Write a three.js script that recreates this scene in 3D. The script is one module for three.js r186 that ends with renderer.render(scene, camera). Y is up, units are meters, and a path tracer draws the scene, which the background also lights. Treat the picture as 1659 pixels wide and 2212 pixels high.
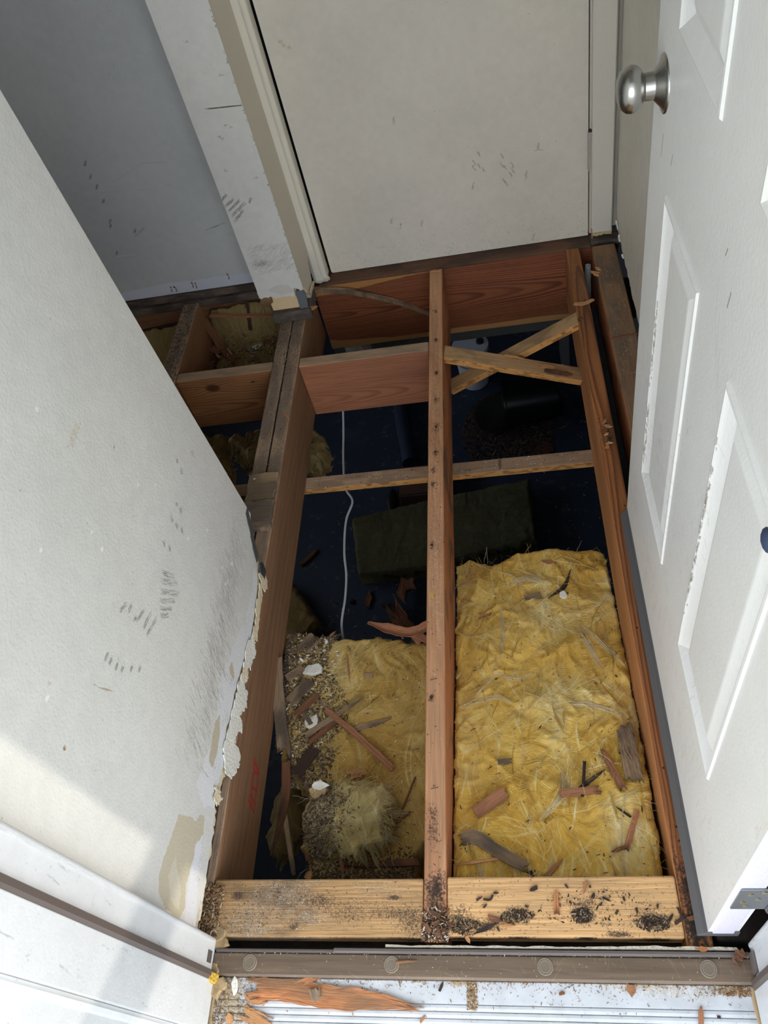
import * as THREE from 'three';
import { mergeGeometries, toCreasedNormals } from 'three/addons/utils/BufferGeometryUtils.js';
import { RoundedBoxGeometry } from 'three/addons/geometries/RoundedBoxGeometry.js';

// ───────────────────────── camera, sky, sun, exposure ─────────────────────────
const scene = new THREE.Scene();
const camera = new THREE.PerspectiveCamera(66.02, 1659 / 2212, 0.02, 80);
camera.position.set(0, 1.4, 0);
camera.up.set(0.0888104, 0.6121870, -0.7857098);
camera.lookAt(-0.1782979, 1.4 - 0.7663149, -0.6172288);
const renderer = new THREE.WebGLRenderer({ antialias: true });
renderer.toneMapping = THREE.LinearToneMapping;
renderer.toneMappingExposure = 1.25;
renderer.shadowMap.enabled = true;
{ // hazy bright sky, the same all round, a little deeper blue overhead
  const W = 64, H = 32, d = new Float32Array(W * H * 4);
  for (let j = 0; j < H; j++) for (let i = 0; i < W; i++) {
    const el = ((j + 0.5) / H - 0.5) * Math.PI, k = Math.pow(Math.max(0, Math.sin(el)), 0.6), o = (j * W + i) * 4;
    d[o] = 1.02 - 0.12 * k; d[o + 1] = 1.05 - 0.06 * k; d[o + 2] = 1.08; d[o + 3] = 1;
  }
  const t = new THREE.DataTexture(d, W, H, THREE.RGBAFormat, THREE.FloatType);
  t.mapping = THREE.EquirectangularReflectionMapping; t.magFilter = THREE.LinearFilter; t.needsUpdate = true;
  scene.background = t; scene.environment = t;
  scene.backgroundIntensity = 3.0; scene.environmentIntensity = 3.0;
}
const sun = new THREE.DirectionalLight(0xfff4e4, 0.95);
sun.position.set(5, 0.8, 1.55); sun.target.position.set(0, 0, 0); sun.castShadow = true;
Object.assign(sun.shadow.camera, { left: -4, right: 4, top: 4, bottom: -4, near: 0.5, far: 15 });
sun.shadow.mapSize.set(2048, 2048); sun.shadow.radius = 2;
scene.add(sun, sun.target);

// ───────────────────────── helpers ─────────────────────────
const V3 = (x, y, z) => new THREE.Vector3(x, y, z);
function RNG(a) { return () => { a = (a + 0x6d2b79f5) | 0; let t = Math.imul(a ^ (a >>> 15), 1 | a); t = (t + Math.imul(t ^ (t >>> 7), 61 | t)) ^ t; return ((t ^ (t >>> 14)) >>> 0) / 4294967296; }; }
function hash(x, y, s) { let h = Math.imul(x, 374761393) ^ Math.imul(y, 668265263) ^ Math.imul(s + 11, 1274126177); h = Math.imul(h ^ (h >>> 13), 1274126177); return ((h ^ (h >>> 16)) >>> 0) / 4294967296; }
function vn(x, y, s = 0) {
  const ix = Math.floor(x), iy = Math.floor(y), fx = x - ix, fy = y - iy, u = fx * fx * (3 - 2 * fx), v = fy * fy * (3 - 2 * fy);
  const a = hash(ix, iy, s), b = hash(ix + 1, iy, s), c = hash(ix, iy + 1, s), d = hash(ix + 1, iy + 1, s);
  return a + (b - a) * u + (c - a) * v + (a - b - c + d) * u * v;
}
function fbm(x, y, s = 0, o = 4) { let t = 0, a = 0.5, n = 0; for (let i = 0; i < o; i++) { t += a * vn(x, y, s + i * 7); n += a; a *= 0.5; x = x * 2.03 + 3.1; y = y * 2.03 + 1.7; } return t / n; }
const clamp = (x, a = 0, b = 1) => Math.min(b, Math.max(a, x));
const sstep = (a, b, x) => { const t = clamp((x - a) / (b - a)); return t * t * (3 - 2 * t); };
const lerp = (a, b, t) => a + (b - a) * t;
const mix3 = (a, b, t) => [lerp(a[0], b[0], t), lerp(a[1], b[1], t), lerp(a[2], b[2], t)];
const css = (c, a = 1) => `rgba(${c[0] | 0},${c[1] | 0},${c[2] | 0},${a})`;

const used = new Map();
function numbered(name) { const n = used.get(name) || 0; used.set(name, n + 1); return n ? name + '_' + String(n).padStart(3, '0') : name; }
function tag(o, label, category, group, kind) {
  o.userData.label = label; if (category) o.userData.category = category;
  if (group) o.userData.group = group; if (kind) o.userData.kind = kind; return o;
}
function thing(name, label, category, pos = [0, 0, 0], group, kind) { const g = new THREE.Group(); g.name = numbered(name); g.position.set(...pos); scene.add(g); return tag(g, label, category, group, kind); }
function struct(name, label, category, pos) { return thing(name, label, category, pos, undefined, 'structure'); }
function add(name, geo, m, parent = scene, pos) { const o = new THREE.Mesh(geo, m); o.name = parent === scene ? numbered(name) : name; if (pos) o.position.set(...pos); parent.add(o); return o; }

// textures: uv are metres; a texture covers w × h metres
function canvasOf(w, h, px) {
  const c = document.createElement('canvas'); c.width = w; c.height = h; const x = c.getContext('2d');
  if (px) { const im = x.createImageData(w, h), d = im.data; for (let j = 0, o = 0; j < h; j++) for (let i = 0; i < w; i++, o += 4) { const p = px(i, j); d[o] = p[0]; d[o + 1] = p[1]; d[o + 2] = p[2]; d[o + 3] = 255; } x.putImageData(im, 0, 0); }
  return c;
}
function tex(c, w, h, srgb = true) {
  const t = new THREE.CanvasTexture(c); t.flipY = false; t.wrapS = t.wrapT = THREE.MirroredRepeatWrapping; t.repeat.set(1 / w, 1 / h);
  if (srgb) t.colorSpace = THREE.SRGBColorSpace; t.anisotropy = 8; return t;
}
const std = (o) => new THREE.MeshStandardMaterial({ roughness: 0.8, metalness: 0, ...o });

// shared relief textures
const fibreBump = tex(canvasOf(1024, 512, (i, j) => { const x = i / 1024, y = j / 512; const v = 255 * clamp(0.5 + (fbm(x * 14, y * 160, 5, 3) - 0.5) * 0.9 + (vn(x * 60, y * 420, 9) - 0.5) * 0.35); return [v, v, v]; }), 0.8, 0.25, false);
const peelBump = tex(canvasOf(512, 512, (i, j) => { const x = i / 512, y = j / 512; const v = 255 * clamp(0.5 + (fbm(x * 90, y * 90, 21, 3) - 0.5) * 1.2); return [v, v, v]; }), 0.3, 0.3, false);

// sawn timber: growth rings cut by the face, fibre, knots, grime with a grain of its own
function wood({ seed, L, H, ppm = 900, base, late, rings = 220, depth = 0.05, tilt = 0.01, contrast = 0.6, pith = -0.06, wob = 0.02, knots = [], dirt = 0, dirtCol = [70, 62, 55], dirtSize = 14, draw }) {
  const w = Math.round(L * ppm), h = Math.max(32, Math.round(H * ppm));
  const c = canvasOf(w, h, (i, j) => {
    const u = i / ppm; let v = j / ppm, kn = 0;
    for (const [ku, kv, kr] of knots) {
      const du = (u - ku) * 0.62, dv = v - kv, r = Math.hypot(du, dv), e = Math.exp(-(r * r) / (kr * kr * 6));
      v += Math.sign(dv || 1) * e * kr * 0.9; if (r < kr * 1.6) kn = Math.max(kn, 1 - sstep(kr * 0.55, kr * 1.25, r));
    }
    const cv = pith + wob * (vn(u * 1.3, 3.3, seed) - 0.5) * 2 + 0.006 * vn(u * 9, v * 20, seed + 1);
    const dd = depth + tilt * u + wob * 0.8 * (vn(u * 2.1, v * 6, seed + 2) - 0.5);
    const r = Math.hypot(v - cv, dd) * rings, f = r - Math.floor(r), ringTone = hash(Math.floor(r), 1, seed);
    const lw = sstep(0.35, 0.9, f) * (1 - sstep(0.93, 1, f)) * (0.45 + 0.55 * ringTone);
    const fib = fbm(u * 16, v * 420, seed + 3, 3) - 0.5, big = fbm(u * 2.6, v * 9, seed + 4, 3) - 0.5;
    let col = mix3(base, late, clamp(lw * contrast + fib * 0.35));
    const m = 1 + fib * 0.32 + big * 0.34;
    col = [col[0] * m, col[1] * m, col[2] * m];
    if (kn) col = mix3(col, [58, 30, 16], kn * 0.75);
    if (dirt) { const d = sstep(0.62 - dirt * 0.4, 0.85 - dirt * 0.3, fbm(u * dirtSize, v * dirtSize * 2.2, seed + 5, 5)); if (d > 0) col = mix3(col, dirtCol, d * 0.75 * (0.6 + 0.4 * hash(i, j, 3))); }
    return [clamp(col[0], 0, 255), clamp(col[1], 0, 255), clamp(col[2], 0, 255)];
  });
  if (draw) { const x = c.getContext('2d'); x.save(); x.scale(ppm, ppm); draw(x, RNG(seed + 77)); x.restore(); }
  return tex(c, L, H);
}
const woodMat = (map, o = {}) => std({ map, bumpMap: fibreBump, bumpScale: 0.0006, roughness: 0.78, ...o });
// grime: clustered specks and short fibres
function stain(x, r, cx, cy, rx, ry, col, n, s = 0.0012, a = 0.5) {
  for (let k = 0; k < n; k++) {
    const g = Math.sqrt(-2 * Math.log(1 - r() * 0.999)) * 0.5, t = r() * 6.283, px = cx + Math.cos(t) * g * rx, py = cy + Math.sin(t) * g * ry, q = s * (0.4 + r());
    const m = 0.7 + 0.6 * r(); x.fillStyle = css(col.map((c) => c * m), a * (0.4 + 0.6 * r()));
    x.beginPath(); x.ellipse(px, py, q * (1 + r() * 1.5), q * 0.6, r() * 3.14, 0, 6.3); x.fill();
  }
}
function scratch(x, r, pts, col, a, w = 0.0006) { x.strokeStyle = css(col, a); x.lineWidth = w; x.lineCap = 'round'; x.beginPath(); pts.forEach((p, i) => (i ? x.lineTo(p[0], p[1]) : x.moveTo(p[0], p[1]))); x.stroke(); }
// a rubbed shoe scuff: a bar of many short broken lines
function scuff(x, r, x0, y0, x1, y1, w, col, a, n = 40) {
  const dx = x1 - x0, dy = y1 - y0, L = Math.hypot(dx, dy) || 1e-4, nx = -dy / L, ny = dx / L;
  for (let k = 0; k < n; k++) { const t = r() * 0.85, o = (r() - 0.5) * w, l = 0.08 + r() * 0.25; scratch(x, r, [[x0 + dx * t + nx * o, y0 + dy * t + ny * o], [x0 + dx * Math.min(1, t + l) + nx * o, y0 + dy * Math.min(1, t + l) + ny * o]], col, a * (0.3 + 0.7 * r()), 0.0005 + r() * 0.0006); }
}
function blob(x, r, pts, col, a, jag = 0.003, sub = 8) {
  x.fillStyle = css(col, a); x.beginPath();
  pts.forEach((p, i) => { const q = pts[(i + 1) % pts.length]; for (let k = 0; k < sub; k++) { const t = k / sub, px = lerp(p[0], q[0], t) + (r() - 0.5) * jag, py = lerp(p[1], q[1], t) + (r() - 0.5) * jag; i || k ? x.lineTo(px, py) : x.moveTo(px, py); } });
  x.closePath(); x.fill();
}
// a painted board or wall: mottled paint w × h metres, then its marks, drawn in metres from the corner (ox, oy)
function paint({ seed, w, h, ppm, col, mottle = 0.035, specks = 200, speckCol = [120, 112, 100], ox = 0, oy = 0, draw }) {
  const c = canvasOf(Math.round(w * ppm), Math.round(h * ppm), (i, j) => { const u = i / ppm, v = j / ppm, m = 1 + (fbm(u * 5, v * 5, seed, 4) - 0.5) * mottle * 2 + (fbm(u * 60, v * 60, seed + 9, 2) - 0.5) * mottle; return [col[0] * m, col[1] * m, col[2] * m * (1 + (vn(u * 3, v * 3, seed + 4) - 0.5) * 0.02)].map((q) => clamp(q, 0, 255)); });
  const x = c.getContext('2d'), r = RNG(seed + 5); x.save(); x.scale(ppm, ppm);
  for (let k = 0; k < specks; k++) { x.fillStyle = css(speckCol, 0.12 + r() * 0.5); x.beginPath(); x.ellipse(r() * w, r() * h, 0.0004 + r() * 0.0011, 0.0003 + r() * 0.0008, r() * 3, 0, 6.3); x.fill(); }
  if (draw) { x.translate(-ox, -oy); draw(x, r); }
  x.restore();
  const t = tex(c, w, h); t.offset.set(-ox / w, -oy / h); return t;
}
const paintMat = (map, o = {}) => std({ map, bumpMap: peelBump, bumpScale: 0.0004, roughness: 0.55, ...o });
const plainPaint = (hex, o = {}) => std({ color: hex, bumpMap: peelBump, bumpScale: 0.0005, roughness: 0.5, ...o });

// box with uv in metres along its grain; groups px nx py ny pz nz
function boardGeo(sx, sy, sz, axis = 'z', r = 0.003, uo = 0, vo = 0) {
  const g = new RoundedBoxGeometry(sx, sy, sz, 2, Math.min(r, sx * 0.45, sy * 0.45, sz * 0.45)), p = g.attributes.position, n = g.attributes.normal, uv = g.attributes.uv;
  for (const gr of g.groups) {
    const ax = gr.materialIndex >> 1;
    for (let i = gr.start; i < gr.start + gr.count; i++) {
      const x = p.getX(i) + sx / 2, y = p.getY(i) + sy / 2, z = sz / 2 - p.getZ(i); let u, v;
      if (axis === 'z') { u = ax === 2 ? y * 0.2 : z; v = ax === 0 ? y : x; if (ax === 2) v = x; }
      else if (axis === 'x') { u = ax === 0 ? z * 0.2 : x; v = ax === 2 ? y : z; if (ax === 0) v = y; }
      else { u = ax === 1 ? z * 0.2 : y; v = ax === 2 ? x : z; if (ax === 1) v = x; }
      uv.setXY(i, u + uo, v + vo);
    }
  }
  return g;
}
// board from its corners; mats: one material or six
function board(name, parent, [x0, x1], [y0, y1], [z0, z1], axis, m, r, uo, vo) {
  const g = boardGeo(x1 - x0, y1 - y0, Math.abs(z1 - z0), axis, r, uo, vo);
  return add(name, g, m, parent, [(x0 + x1) / 2, (y0 + y1) / 2, (z0 + z1) / 2]);
}
const box = (x0, x1, y0, y1, z0, z1) => { const g = new THREE.BoxGeometry(x1 - x0, y1 - y0, Math.abs(z1 - z0)); metric(g); g.translate((x0 + x1) / 2, (y0 + y1) / 2, (z0 + z1) / 2); return g; };
function metric(g) { const p = g.attributes.position, n = g.attributes.normal, uv = g.attributes.uv; for (let i = 0; i < p.count; i++) { const a = Math.abs(n.getX(i)), b = Math.abs(n.getY(i)), c = Math.abs(n.getZ(i)); if (a > b && a > c) uv.setXY(i, -p.getZ(i), p.getY(i)); else if (b > c) uv.setXY(i, p.getX(i), -p.getZ(i)); else uv.setXY(i, p.getX(i), p.getY(i)); } return g; }
// a sheet in the plane x = const: outline (d, y) with d the distance into the room; front face at x1
function sheetX(pts, x0, x1) { const s = new THREE.Shape(pts.map((p) => new THREE.Vector2(p[0], p[1]))); const g = new THREE.ExtrudeGeometry(s, { depth: x1 - x0, bevelEnabled: false }); g.rotateY(Math.PI / 2); g.translate(x0, 0, 0); return g; }
// a sheet in the plane z = const: outline (x, y); front face at z1
function sheetZ(pts, z0, z1) { const s = new THREE.Shape(pts.map((p) => new THREE.Vector2(p[0], p[1]))); const g = new THREE.ExtrudeGeometry(s, { depth: z1 - z0, bevelEnabled: false }); g.translate(0, 0, z0); return g; }
function extrudeY(pts, y0, y1) { const s = new THREE.Shape(pts.map((p) => new THREE.Vector2(p[0], -p[1]))); const g = new THREE.ExtrudeGeometry(s, { depth: y1 - y0, bevelEnabled: false, steps: 1 }); g.rotateX(-Math.PI / 2); g.translate(0, y0, 0); return g; }
function extrudeX(pts, x0, x1) { const s = new THREE.Shape(pts.map((p) => new THREE.Vector2(-p[0], p[1]))); const g = new THREE.ExtrudeGeometry(s, { depth: x1 - x0, bevelEnabled: false, steps: 1 }); g.rotateY(Math.PI / 2); g.translate(x0, 0, 0); return g; }
function ragged(pts, amp, sub, seed) { const r = RNG(seed), o = []; for (let i = 0; i < pts.length - 1; i++) for (let k = 0; k < sub; k++) { const t = k / sub; o.push([lerp(pts[i][0], pts[i + 1][0], t) + (r() - 0.5) * amp * 0.6, lerp(pts[i][1], pts[i + 1][1], t) + (r() - 0.5) * amp]); } o.push(pts[pts.length - 1]); return o; }
function tube(pts, rad, seg = 40, rs = 8, closed = false) { return new THREE.TubeGeometry(new THREE.CatmullRomCurve3(pts.map((p) => V3(...p)), closed), seg, rad, rs, closed); }

// a split of wood: grid top and bottom, jagged broken ends; lies along a path
function splinter(pts, w, t, { seed = 1, cols = 4, rows = 10, jag = 0.18, taper = 0, wobA = 0.2, tip = null, curl = 0, dark = null } = {}) {
  const r = RNG(seed * 31 + 7), curve = new THREE.CatmullRomCurve3(pts.map((p) => V3(...p)), false, 'centripetal'), len = curve.getLength();
  const j0 = [], j1 = []; for (let c = 0; c <= cols; c++) { j0.push(r() * jag * Math.min(1, w * 3 / len)); j1.push(1 - r() * jag * Math.min(1, w * 3 / len)); }
  const pos = [], uv = [], col = [], idx = [];
  const wob = Array.from({ length: rows + 1 }, () => 1 - wobA / 2 + r() * wobA);
  for (let side = 0; side < 2; side++) for (let i = 0; i <= rows; i++) for (let c = 0; c <= cols; c++) {
    const s = lerp(j0[c], j1[c], i / rows), P = curve.getPoint(clamp(s)), T = curve.getTangent(clamp(s)); T.y *= 0.3; T.normalize();
    const N = V3(-T.z, 0, T.x), e = c / cols - 0.5; let ww = w * wob[i] * (1 - taper * s); if (tip === 0) ww *= lerp(0.15, 1, sstep(0, 0.4, s)); if (tip === 1) ww *= lerp(1, 0.15, sstep(0.55, 1, s)); if (tip === 2) ww *= lerp(0.12, 1, sstep(0, 0.45, s)) * lerp(1, 0.12, sstep(0.55, 1, s));
    const th = t * (side ? -0.5 : 0.5) * (0.75 + 0.5 * hash(i, c, seed)) * (i === 0 || i === rows ? 0.8 : 1);
    pos.push(P.x + N.x * e * ww, P.y + th + curl * (4 * e * e - 0.4) * w, P.z + N.z * e * ww);
    uv.push(s * len + seed * 0.37, (e + 0.5) * w + seed * 0.061);
    let k = 1; if (dark) k = lerp(1, 0.22, Math.max(dark[0] ? 1 - sstep(0, dark[0], s + (hash(c, 1, seed) - 0.5) * 0.06) : 0, dark[1] ? sstep(1 - dark[1], 1, s + (hash(c, 2, seed) - 0.5) * 0.06) : 0));
    k *= 0.88 + 0.24 * hash(c, 5, seed); col.push(k, k, k);
  }
  const st = (rows + 1) * (cols + 1), at = (s, i, c) => s * st + i * (cols + 1) + c;
  for (let i = 0; i < rows; i++) for (let c = 0; c < cols; c++) { idx.push(at(0, i, c), at(0, i, c + 1), at(0, i + 1, c), at(0, i + 1, c), at(0, i, c + 1), at(0, i + 1, c + 1)); idx.push(at(1, i, c), at(1, i + 1, c), at(1, i, c + 1), at(1, i + 1, c), at(1, i + 1, c + 1), at(1, i, c + 1)); }
  for (let i = 0; i < rows; i++) for (const c of [0, cols]) { const q = [at(0, i, c), at(0, i + 1, c), at(1, i, c), at(1, i + 1, c)]; c ? idx.push(q[0], q[2], q[1], q[1], q[2], q[3]) : idx.push(q[0], q[1], q[2], q[1], q[3], q[2]); }
  for (let c = 0; c < cols; c++) for (const i of [0, rows]) { const q = [at(0, i, c), at(0, i, c + 1), at(1, i, c), at(1, i, c + 1)]; i ? idx.push(q[0], q[1], q[2], q[1], q[3], q[2]) : idx.push(q[0], q[2], q[1], q[1], q[2], q[3]); }
  let g = new THREE.BufferGeometry(); g.setAttribute('position', new THREE.Float32BufferAttribute(pos, 3)); g.setAttribute('uv', new THREE.Float32BufferAttribute(uv, 2)); g.setAttribute('color', new THREE.Float32BufferAttribute(col, 3)); g.setIndex(idx);
  return toCreasedNormals(g, 0.5);
}
// a broken chip of plaster or paint: irregular polygon with a rounded, uneven slab
function chipGeo(seed, rx, rz, t, n = 9) {
  const r = RNG(seed * 17 + 3), s = new THREE.Shape(); for (let i = 0; i < n; i++) { const a = (i / n) * 6.283 + (r() - 0.5) * 0.4, q = 0.7 + r() * 0.45; const X = Math.cos(a) * rx * q, Y = Math.sin(a) * rz * q; i ? s.lineTo(X, Y) : s.moveTo(X, Y); }
  const g = new THREE.ExtrudeGeometry(s, { depth: t, bevelEnabled: true, bevelSize: t * 0.3, bevelThickness: t * 0.3, bevelSegments: 1 }); g.rotateX(-Math.PI / 2);
  const p = g.attributes.position; for (let i = 0; i < p.count; i++) p.setY(i, p.getY(i) + (vn(p.getX(i) * 120, p.getZ(i) * 120, seed) - 0.5) * t); g.computeVertexNormals(); return g;
}
// loose crumbs nobody could count
const crumbGeo = (() => { const g = new THREE.IcosahedronGeometry(1, 0), p = g.attributes.position; for (let i = 0; i < p.count; i++) { const k = 0.7 + 0.6 * hash(Math.round(p.getX(i) * 9), Math.round(p.getY(i) * 9 + p.getZ(i) * 31), 4); p.setXYZ(i, p.getX(i) * k * 1.3, p.getY(i) * k * 0.5, p.getZ(i) * k * 0.8); } g.computeVertexNormals(); return g; })();
const crumbMat = std({ color: 0xffffff, roughness: 0.95 });
function crumbs(name, label, list, parent = scene) {
  const m = new THREE.InstancedMesh(crumbGeo, crumbMat, list.length), M = new THREE.Matrix4(), q = new THREE.Quaternion(), e = new THREE.Euler(), C = new THREE.Color(); const r = RNG(list.length + 5);
  list.forEach((k, i) => { e.set((r() - 0.5) * 0.8, r() * 6.28, (r() - 0.5) * 0.8); q.setFromEuler(e); M.compose(V3(k.x, k.y, k.z), q, V3(k.s * 0.62 * (k.l || 1), k.s * 0.5, k.s * 0.62)); m.setMatrixAt(i, M); C.setRGB(k.c[0] / 255, k.c[1] / 255, k.c[2] / 255, THREE.SRGBColorSpace); m.setColorAt(i, C); });
  m.name = parent === scene ? numbered(name) : name; parent.add(m); m.userData.kind = 'stuff'; if (parent === scene) { m.userData.label = label; m.userData.category = 'debris'; } return m;
}
const DUST = [[138, 120, 102], [110, 92, 76], [128, 112, 96], [92, 74, 60], [168, 154, 136], [120, 98, 78], [132, 114, 96]];
const scatter = (n, seed, f) => { const r = RNG(seed), o = []; for (let i = 0; i < n; i++) { const k = f(r); if (k) o.push(k); } return o; };

// ───────────────────────── materials ─────────────────────────
const RED = { base: [156, 110, 77], late: [104, 67, 46] };
const sideA = woodMat(wood({ seed: 11, L: 2, H: 0.2, ...RED, rings: 150, depth: 0.12, pith: -0.2, contrast: 0.45, draw(x, r) { for (let i = 0; i < 40; i++) scratch(x, r, [[r() * 2, r() * 0.2], [r() * 2, r() * 0.2]].map((p, k, a) => k ? [a[0][0] + 0.02 + r() * 0.05, a[0][1] + (r() - 0.5) * 0.02] : p), [196, 150, 110], 0.25, 0.0006); } }));
const sideJ1 = woodMat(wood({ seed: 14, L: 2, H: 0.2, base: [152, 114, 82], late: [94, 64, 44], rings: 130, depth: 0.1, pith: -0.22, wob: 0.05, contrast: 0.75, draw(x, r) {
  for (let i = 0; i < 420; i++) { const u = r() * 1.1, v = Math.floor(r() * 7) * 0.028 + r() * 0.014; scratch(x, r, [[u, v], [u + 0.04 + r() * 0.16, v + (r() - 0.5) * 0.012]], r() < 0.7 ? [200, 152, 110] : [86, 54, 36], 0.08 + r() * 0.16, 0.0008 + r() * 0.002); }
  // red crayon figures (along = distance from the near end, across = height above the lower edge)
  const red = [196, 44, 36], M = (u, v) => [u - 0.25, 0.19 + v];
  for (const l of [[[0.60, -0.10], [0.585, -0.135]], [[0.592, -0.098], [0.578, -0.115], [0.584, -0.14]], [[0.572, -0.106], [0.545, -0.112], [0.55, -0.142], [0.566, -0.138]], [[0.53, -0.108], [0.522, -0.14]], [[0.536, -0.122], [0.512, -0.126]], [[0.518, -0.104], [0.505, -0.142]]]) for (let k = 0; k < 5; k++) scratch(x, r, l.map(([a, b]) => { const p = M(a, b); return [p[0] + (r() - 0.5) * 0.004, p[1] + (r() - 0.5) * 0.004]; }), red, 0.5, 0.0038);
} }));
const blockSide = woodMat(wood({ seed: 23, L: 0.5, H: 0.2, ppm: 1400, base: [170, 112, 80], late: [116, 66, 46], rings: 170, depth: 0.03, tilt: 0.05, pith: 0.05, contrast: 0.55 }));
const blockKnot = woodMat(wood({ seed: 29, L: 0.5, H: 0.2, ppm: 1400, base: [170, 116, 74], late: [112, 68, 42], rings: 130, depth: 0.012, tilt: 0.06, pith: 0.075, contrast: 0.7, knots: [[0.1, 0.15, 0.014], [0.225, 0.155, 0.004]] }));
const rimSide = woodMat(wood({ seed: 31, L: 1.2, H: 0.26, base: [146, 86, 54], late: [82, 40, 24], rings: 170, depth: 0.016, tilt: 0.05, pith: 0.14, wob: 0.012, contrast: 0.95, draw(x, r) { x.fillStyle = 'rgba(205,160,100,.75)'; x.beginPath(); x.moveTo(0, 0); for (let u = 0; u <= 1.2; u += 0.02) x.lineTo(u, 0.02 + (fbm(u * 9, 1, 4) - 0.5) * 0.012 + 0.02 * Math.exp(-u * 9)); x.lineTo(1.2, 0); x.fill(); blob(x, r, [[0, 0.25], [0, 0.215], [0.12, 0.222], [0.3, 0.243], [0.42, 0.25]], [196, 142, 78], 0.8, 0.002); for (let i = 0; i < 30; i++) { const u = r() * 1.2, v = 0.03 + r() * 0.22; scratch(x, r, [[u, v], [u + 0.01 + r() * 0.03, v + (r() - 0.5) * 0.01]], [190, 150, 120], 0.3); } } }));
const weathered = woodMat(wood({ seed: 41, L: 1.6, H: 0.12, base: [176, 148, 124], late: [122, 98, 80], rings: 260, depth: 0.03, contrast: 0.5, dirt: 0.6, dirtCol: [112, 98, 86], draw(x, r) { for (let i = 0; i < 60; i++) stain(x, r, r() * 1.6, r() * 0.12, 0.03, 0.012, r() < 0.4 ? [66, 54, 46] : [186, 172, 156], 30, 0.0008, 0.4); } }), { roughness: 0.9 });
const grayWood = woodMat(wood({ seed: 47, L: 0.8, H: 0.1, base: [124, 112, 102], late: [66, 58, 54], rings: 320, depth: 0.02, contrast: 0.75, dirt: 0.6, dirtCol: [50, 44, 42] }), { roughness: 0.92 });
const darkWood = woodMat(wood({ seed: 53, L: 0.9, H: 0.1, base: [74, 60, 52], late: [38, 30, 28], rings: 300, depth: 0.02, contrast: 0.7, dirt: 0.7, dirtCol: [28, 24, 24] }), { roughness: 0.95 });
const J2top = woodMat(wood({ seed: 61, L: 1.85, H: 0.042, ppm: 1100, base: [200, 150, 112], late: [162, 106, 74], rings: 330, depth: 0.4, pith: 0, wob: 0.004, contrast: 0.4, draw(x, r) {
  for (const [z, across, s, d] of [[1.84, .02, .6, 0], [1.716, .02, .8, 1], [1.582, .02, .9, 1], [1.479, .02, 1, 1], [1.383, .021, 1.6, 1], [1.298, .02, 1.1, 1], [1.242, .014, .9, 1], [1.197, .012, .7, 1], [1.022, .012, 1, 1], [.66, .012, .8, 1], [.442, .016, 1.3, 1], [.41, .016, 2, 1]]) { stain(x, r, z - 0.24, across, 0.012 * s, 0.006 * s, [58, 40, 32], 90 * s, 0.0011, 0.5); }
  stain(x, r, 0.08, 0.02, 0.025, 0.016, [44, 32, 26], 500, 0.0014, 0.6); stain(x, r, 0.03, 0.02, 0.03, 0.018, [62, 44, 32], 700, 0.0016, 0.6); stain(x, r, 0.03, 0.02, 0.02, 0.012, [214, 200, 184], 120, 0.0011, 0.7);
  stain(x, r, 0.65, 0.012, 0.006, 0.004, [206, 168, 40], 90, 0.001, 0.6); stain(x, r, 1.25, 0.02, 0.5, 0.016, [130, 96, 72], 2600, 0.0012, 0.28); stain(x, r, 0.72, 0.02, 0.25, 0.016, [232, 214, 196], 700, 0.001, 0.4);
  for (let i = 0; i < 60; i++) { x.fillStyle = css([60, 34, 22], 0.8); x.beginPath(); x.arc(r() * 1.2, r() * 0.04, 0.0008 + r() * 0.0006, 0, 6.3); x.fill(); }
} }));
const J2side = woodMat(wood({ seed: 67, L: 2, H: 0.2, base: [184, 120, 78], late: [130, 76, 46], rings: 150, depth: 0.1, pith: -0.2, contrast: 0.4, dirt: 0.2 }));
const J3top = woodMat(wood({ seed: 71, L: 2, H: 0.05, ppm: 1000, base: [166, 104, 58], late: [98, 54, 28], rings: 170, depth: 0.01, tilt: 0.014, pith: 0.02, wob: 0.012, contrast: 0.85, draw(x, r) {
  const M = (z) => z - 0.25; stain(x, r, M(1.32), 0.022, 0.05, 0.016, [92, 66, 46], 700, 0.0014, 0.5); stain(x, r, M(1.9), 0.02, 0.12, 0.016, [104, 86, 70], 900, 0.0014, 0.4); stain(x, r, M(0.34), 0.02, 0.05, 0.02, [48, 30, 22], 900, 0.0016, 0.55); stain(x, r, M(0.28), 0.02, 0.03, 0.02, [30, 24, 20], 900, 0.0016, 0.6);
  for (const [z, a] of [[.627, .024], [.525, .012], [.505, .02], [.427, .016], [.405, .017], [.8, .01], [1.1, .03]]) { x.fillStyle = '#2a1710'; x.beginPath(); x.arc(M(z), a, 0.0019, 0, 6.3); x.fill(); }
} }));
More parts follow.
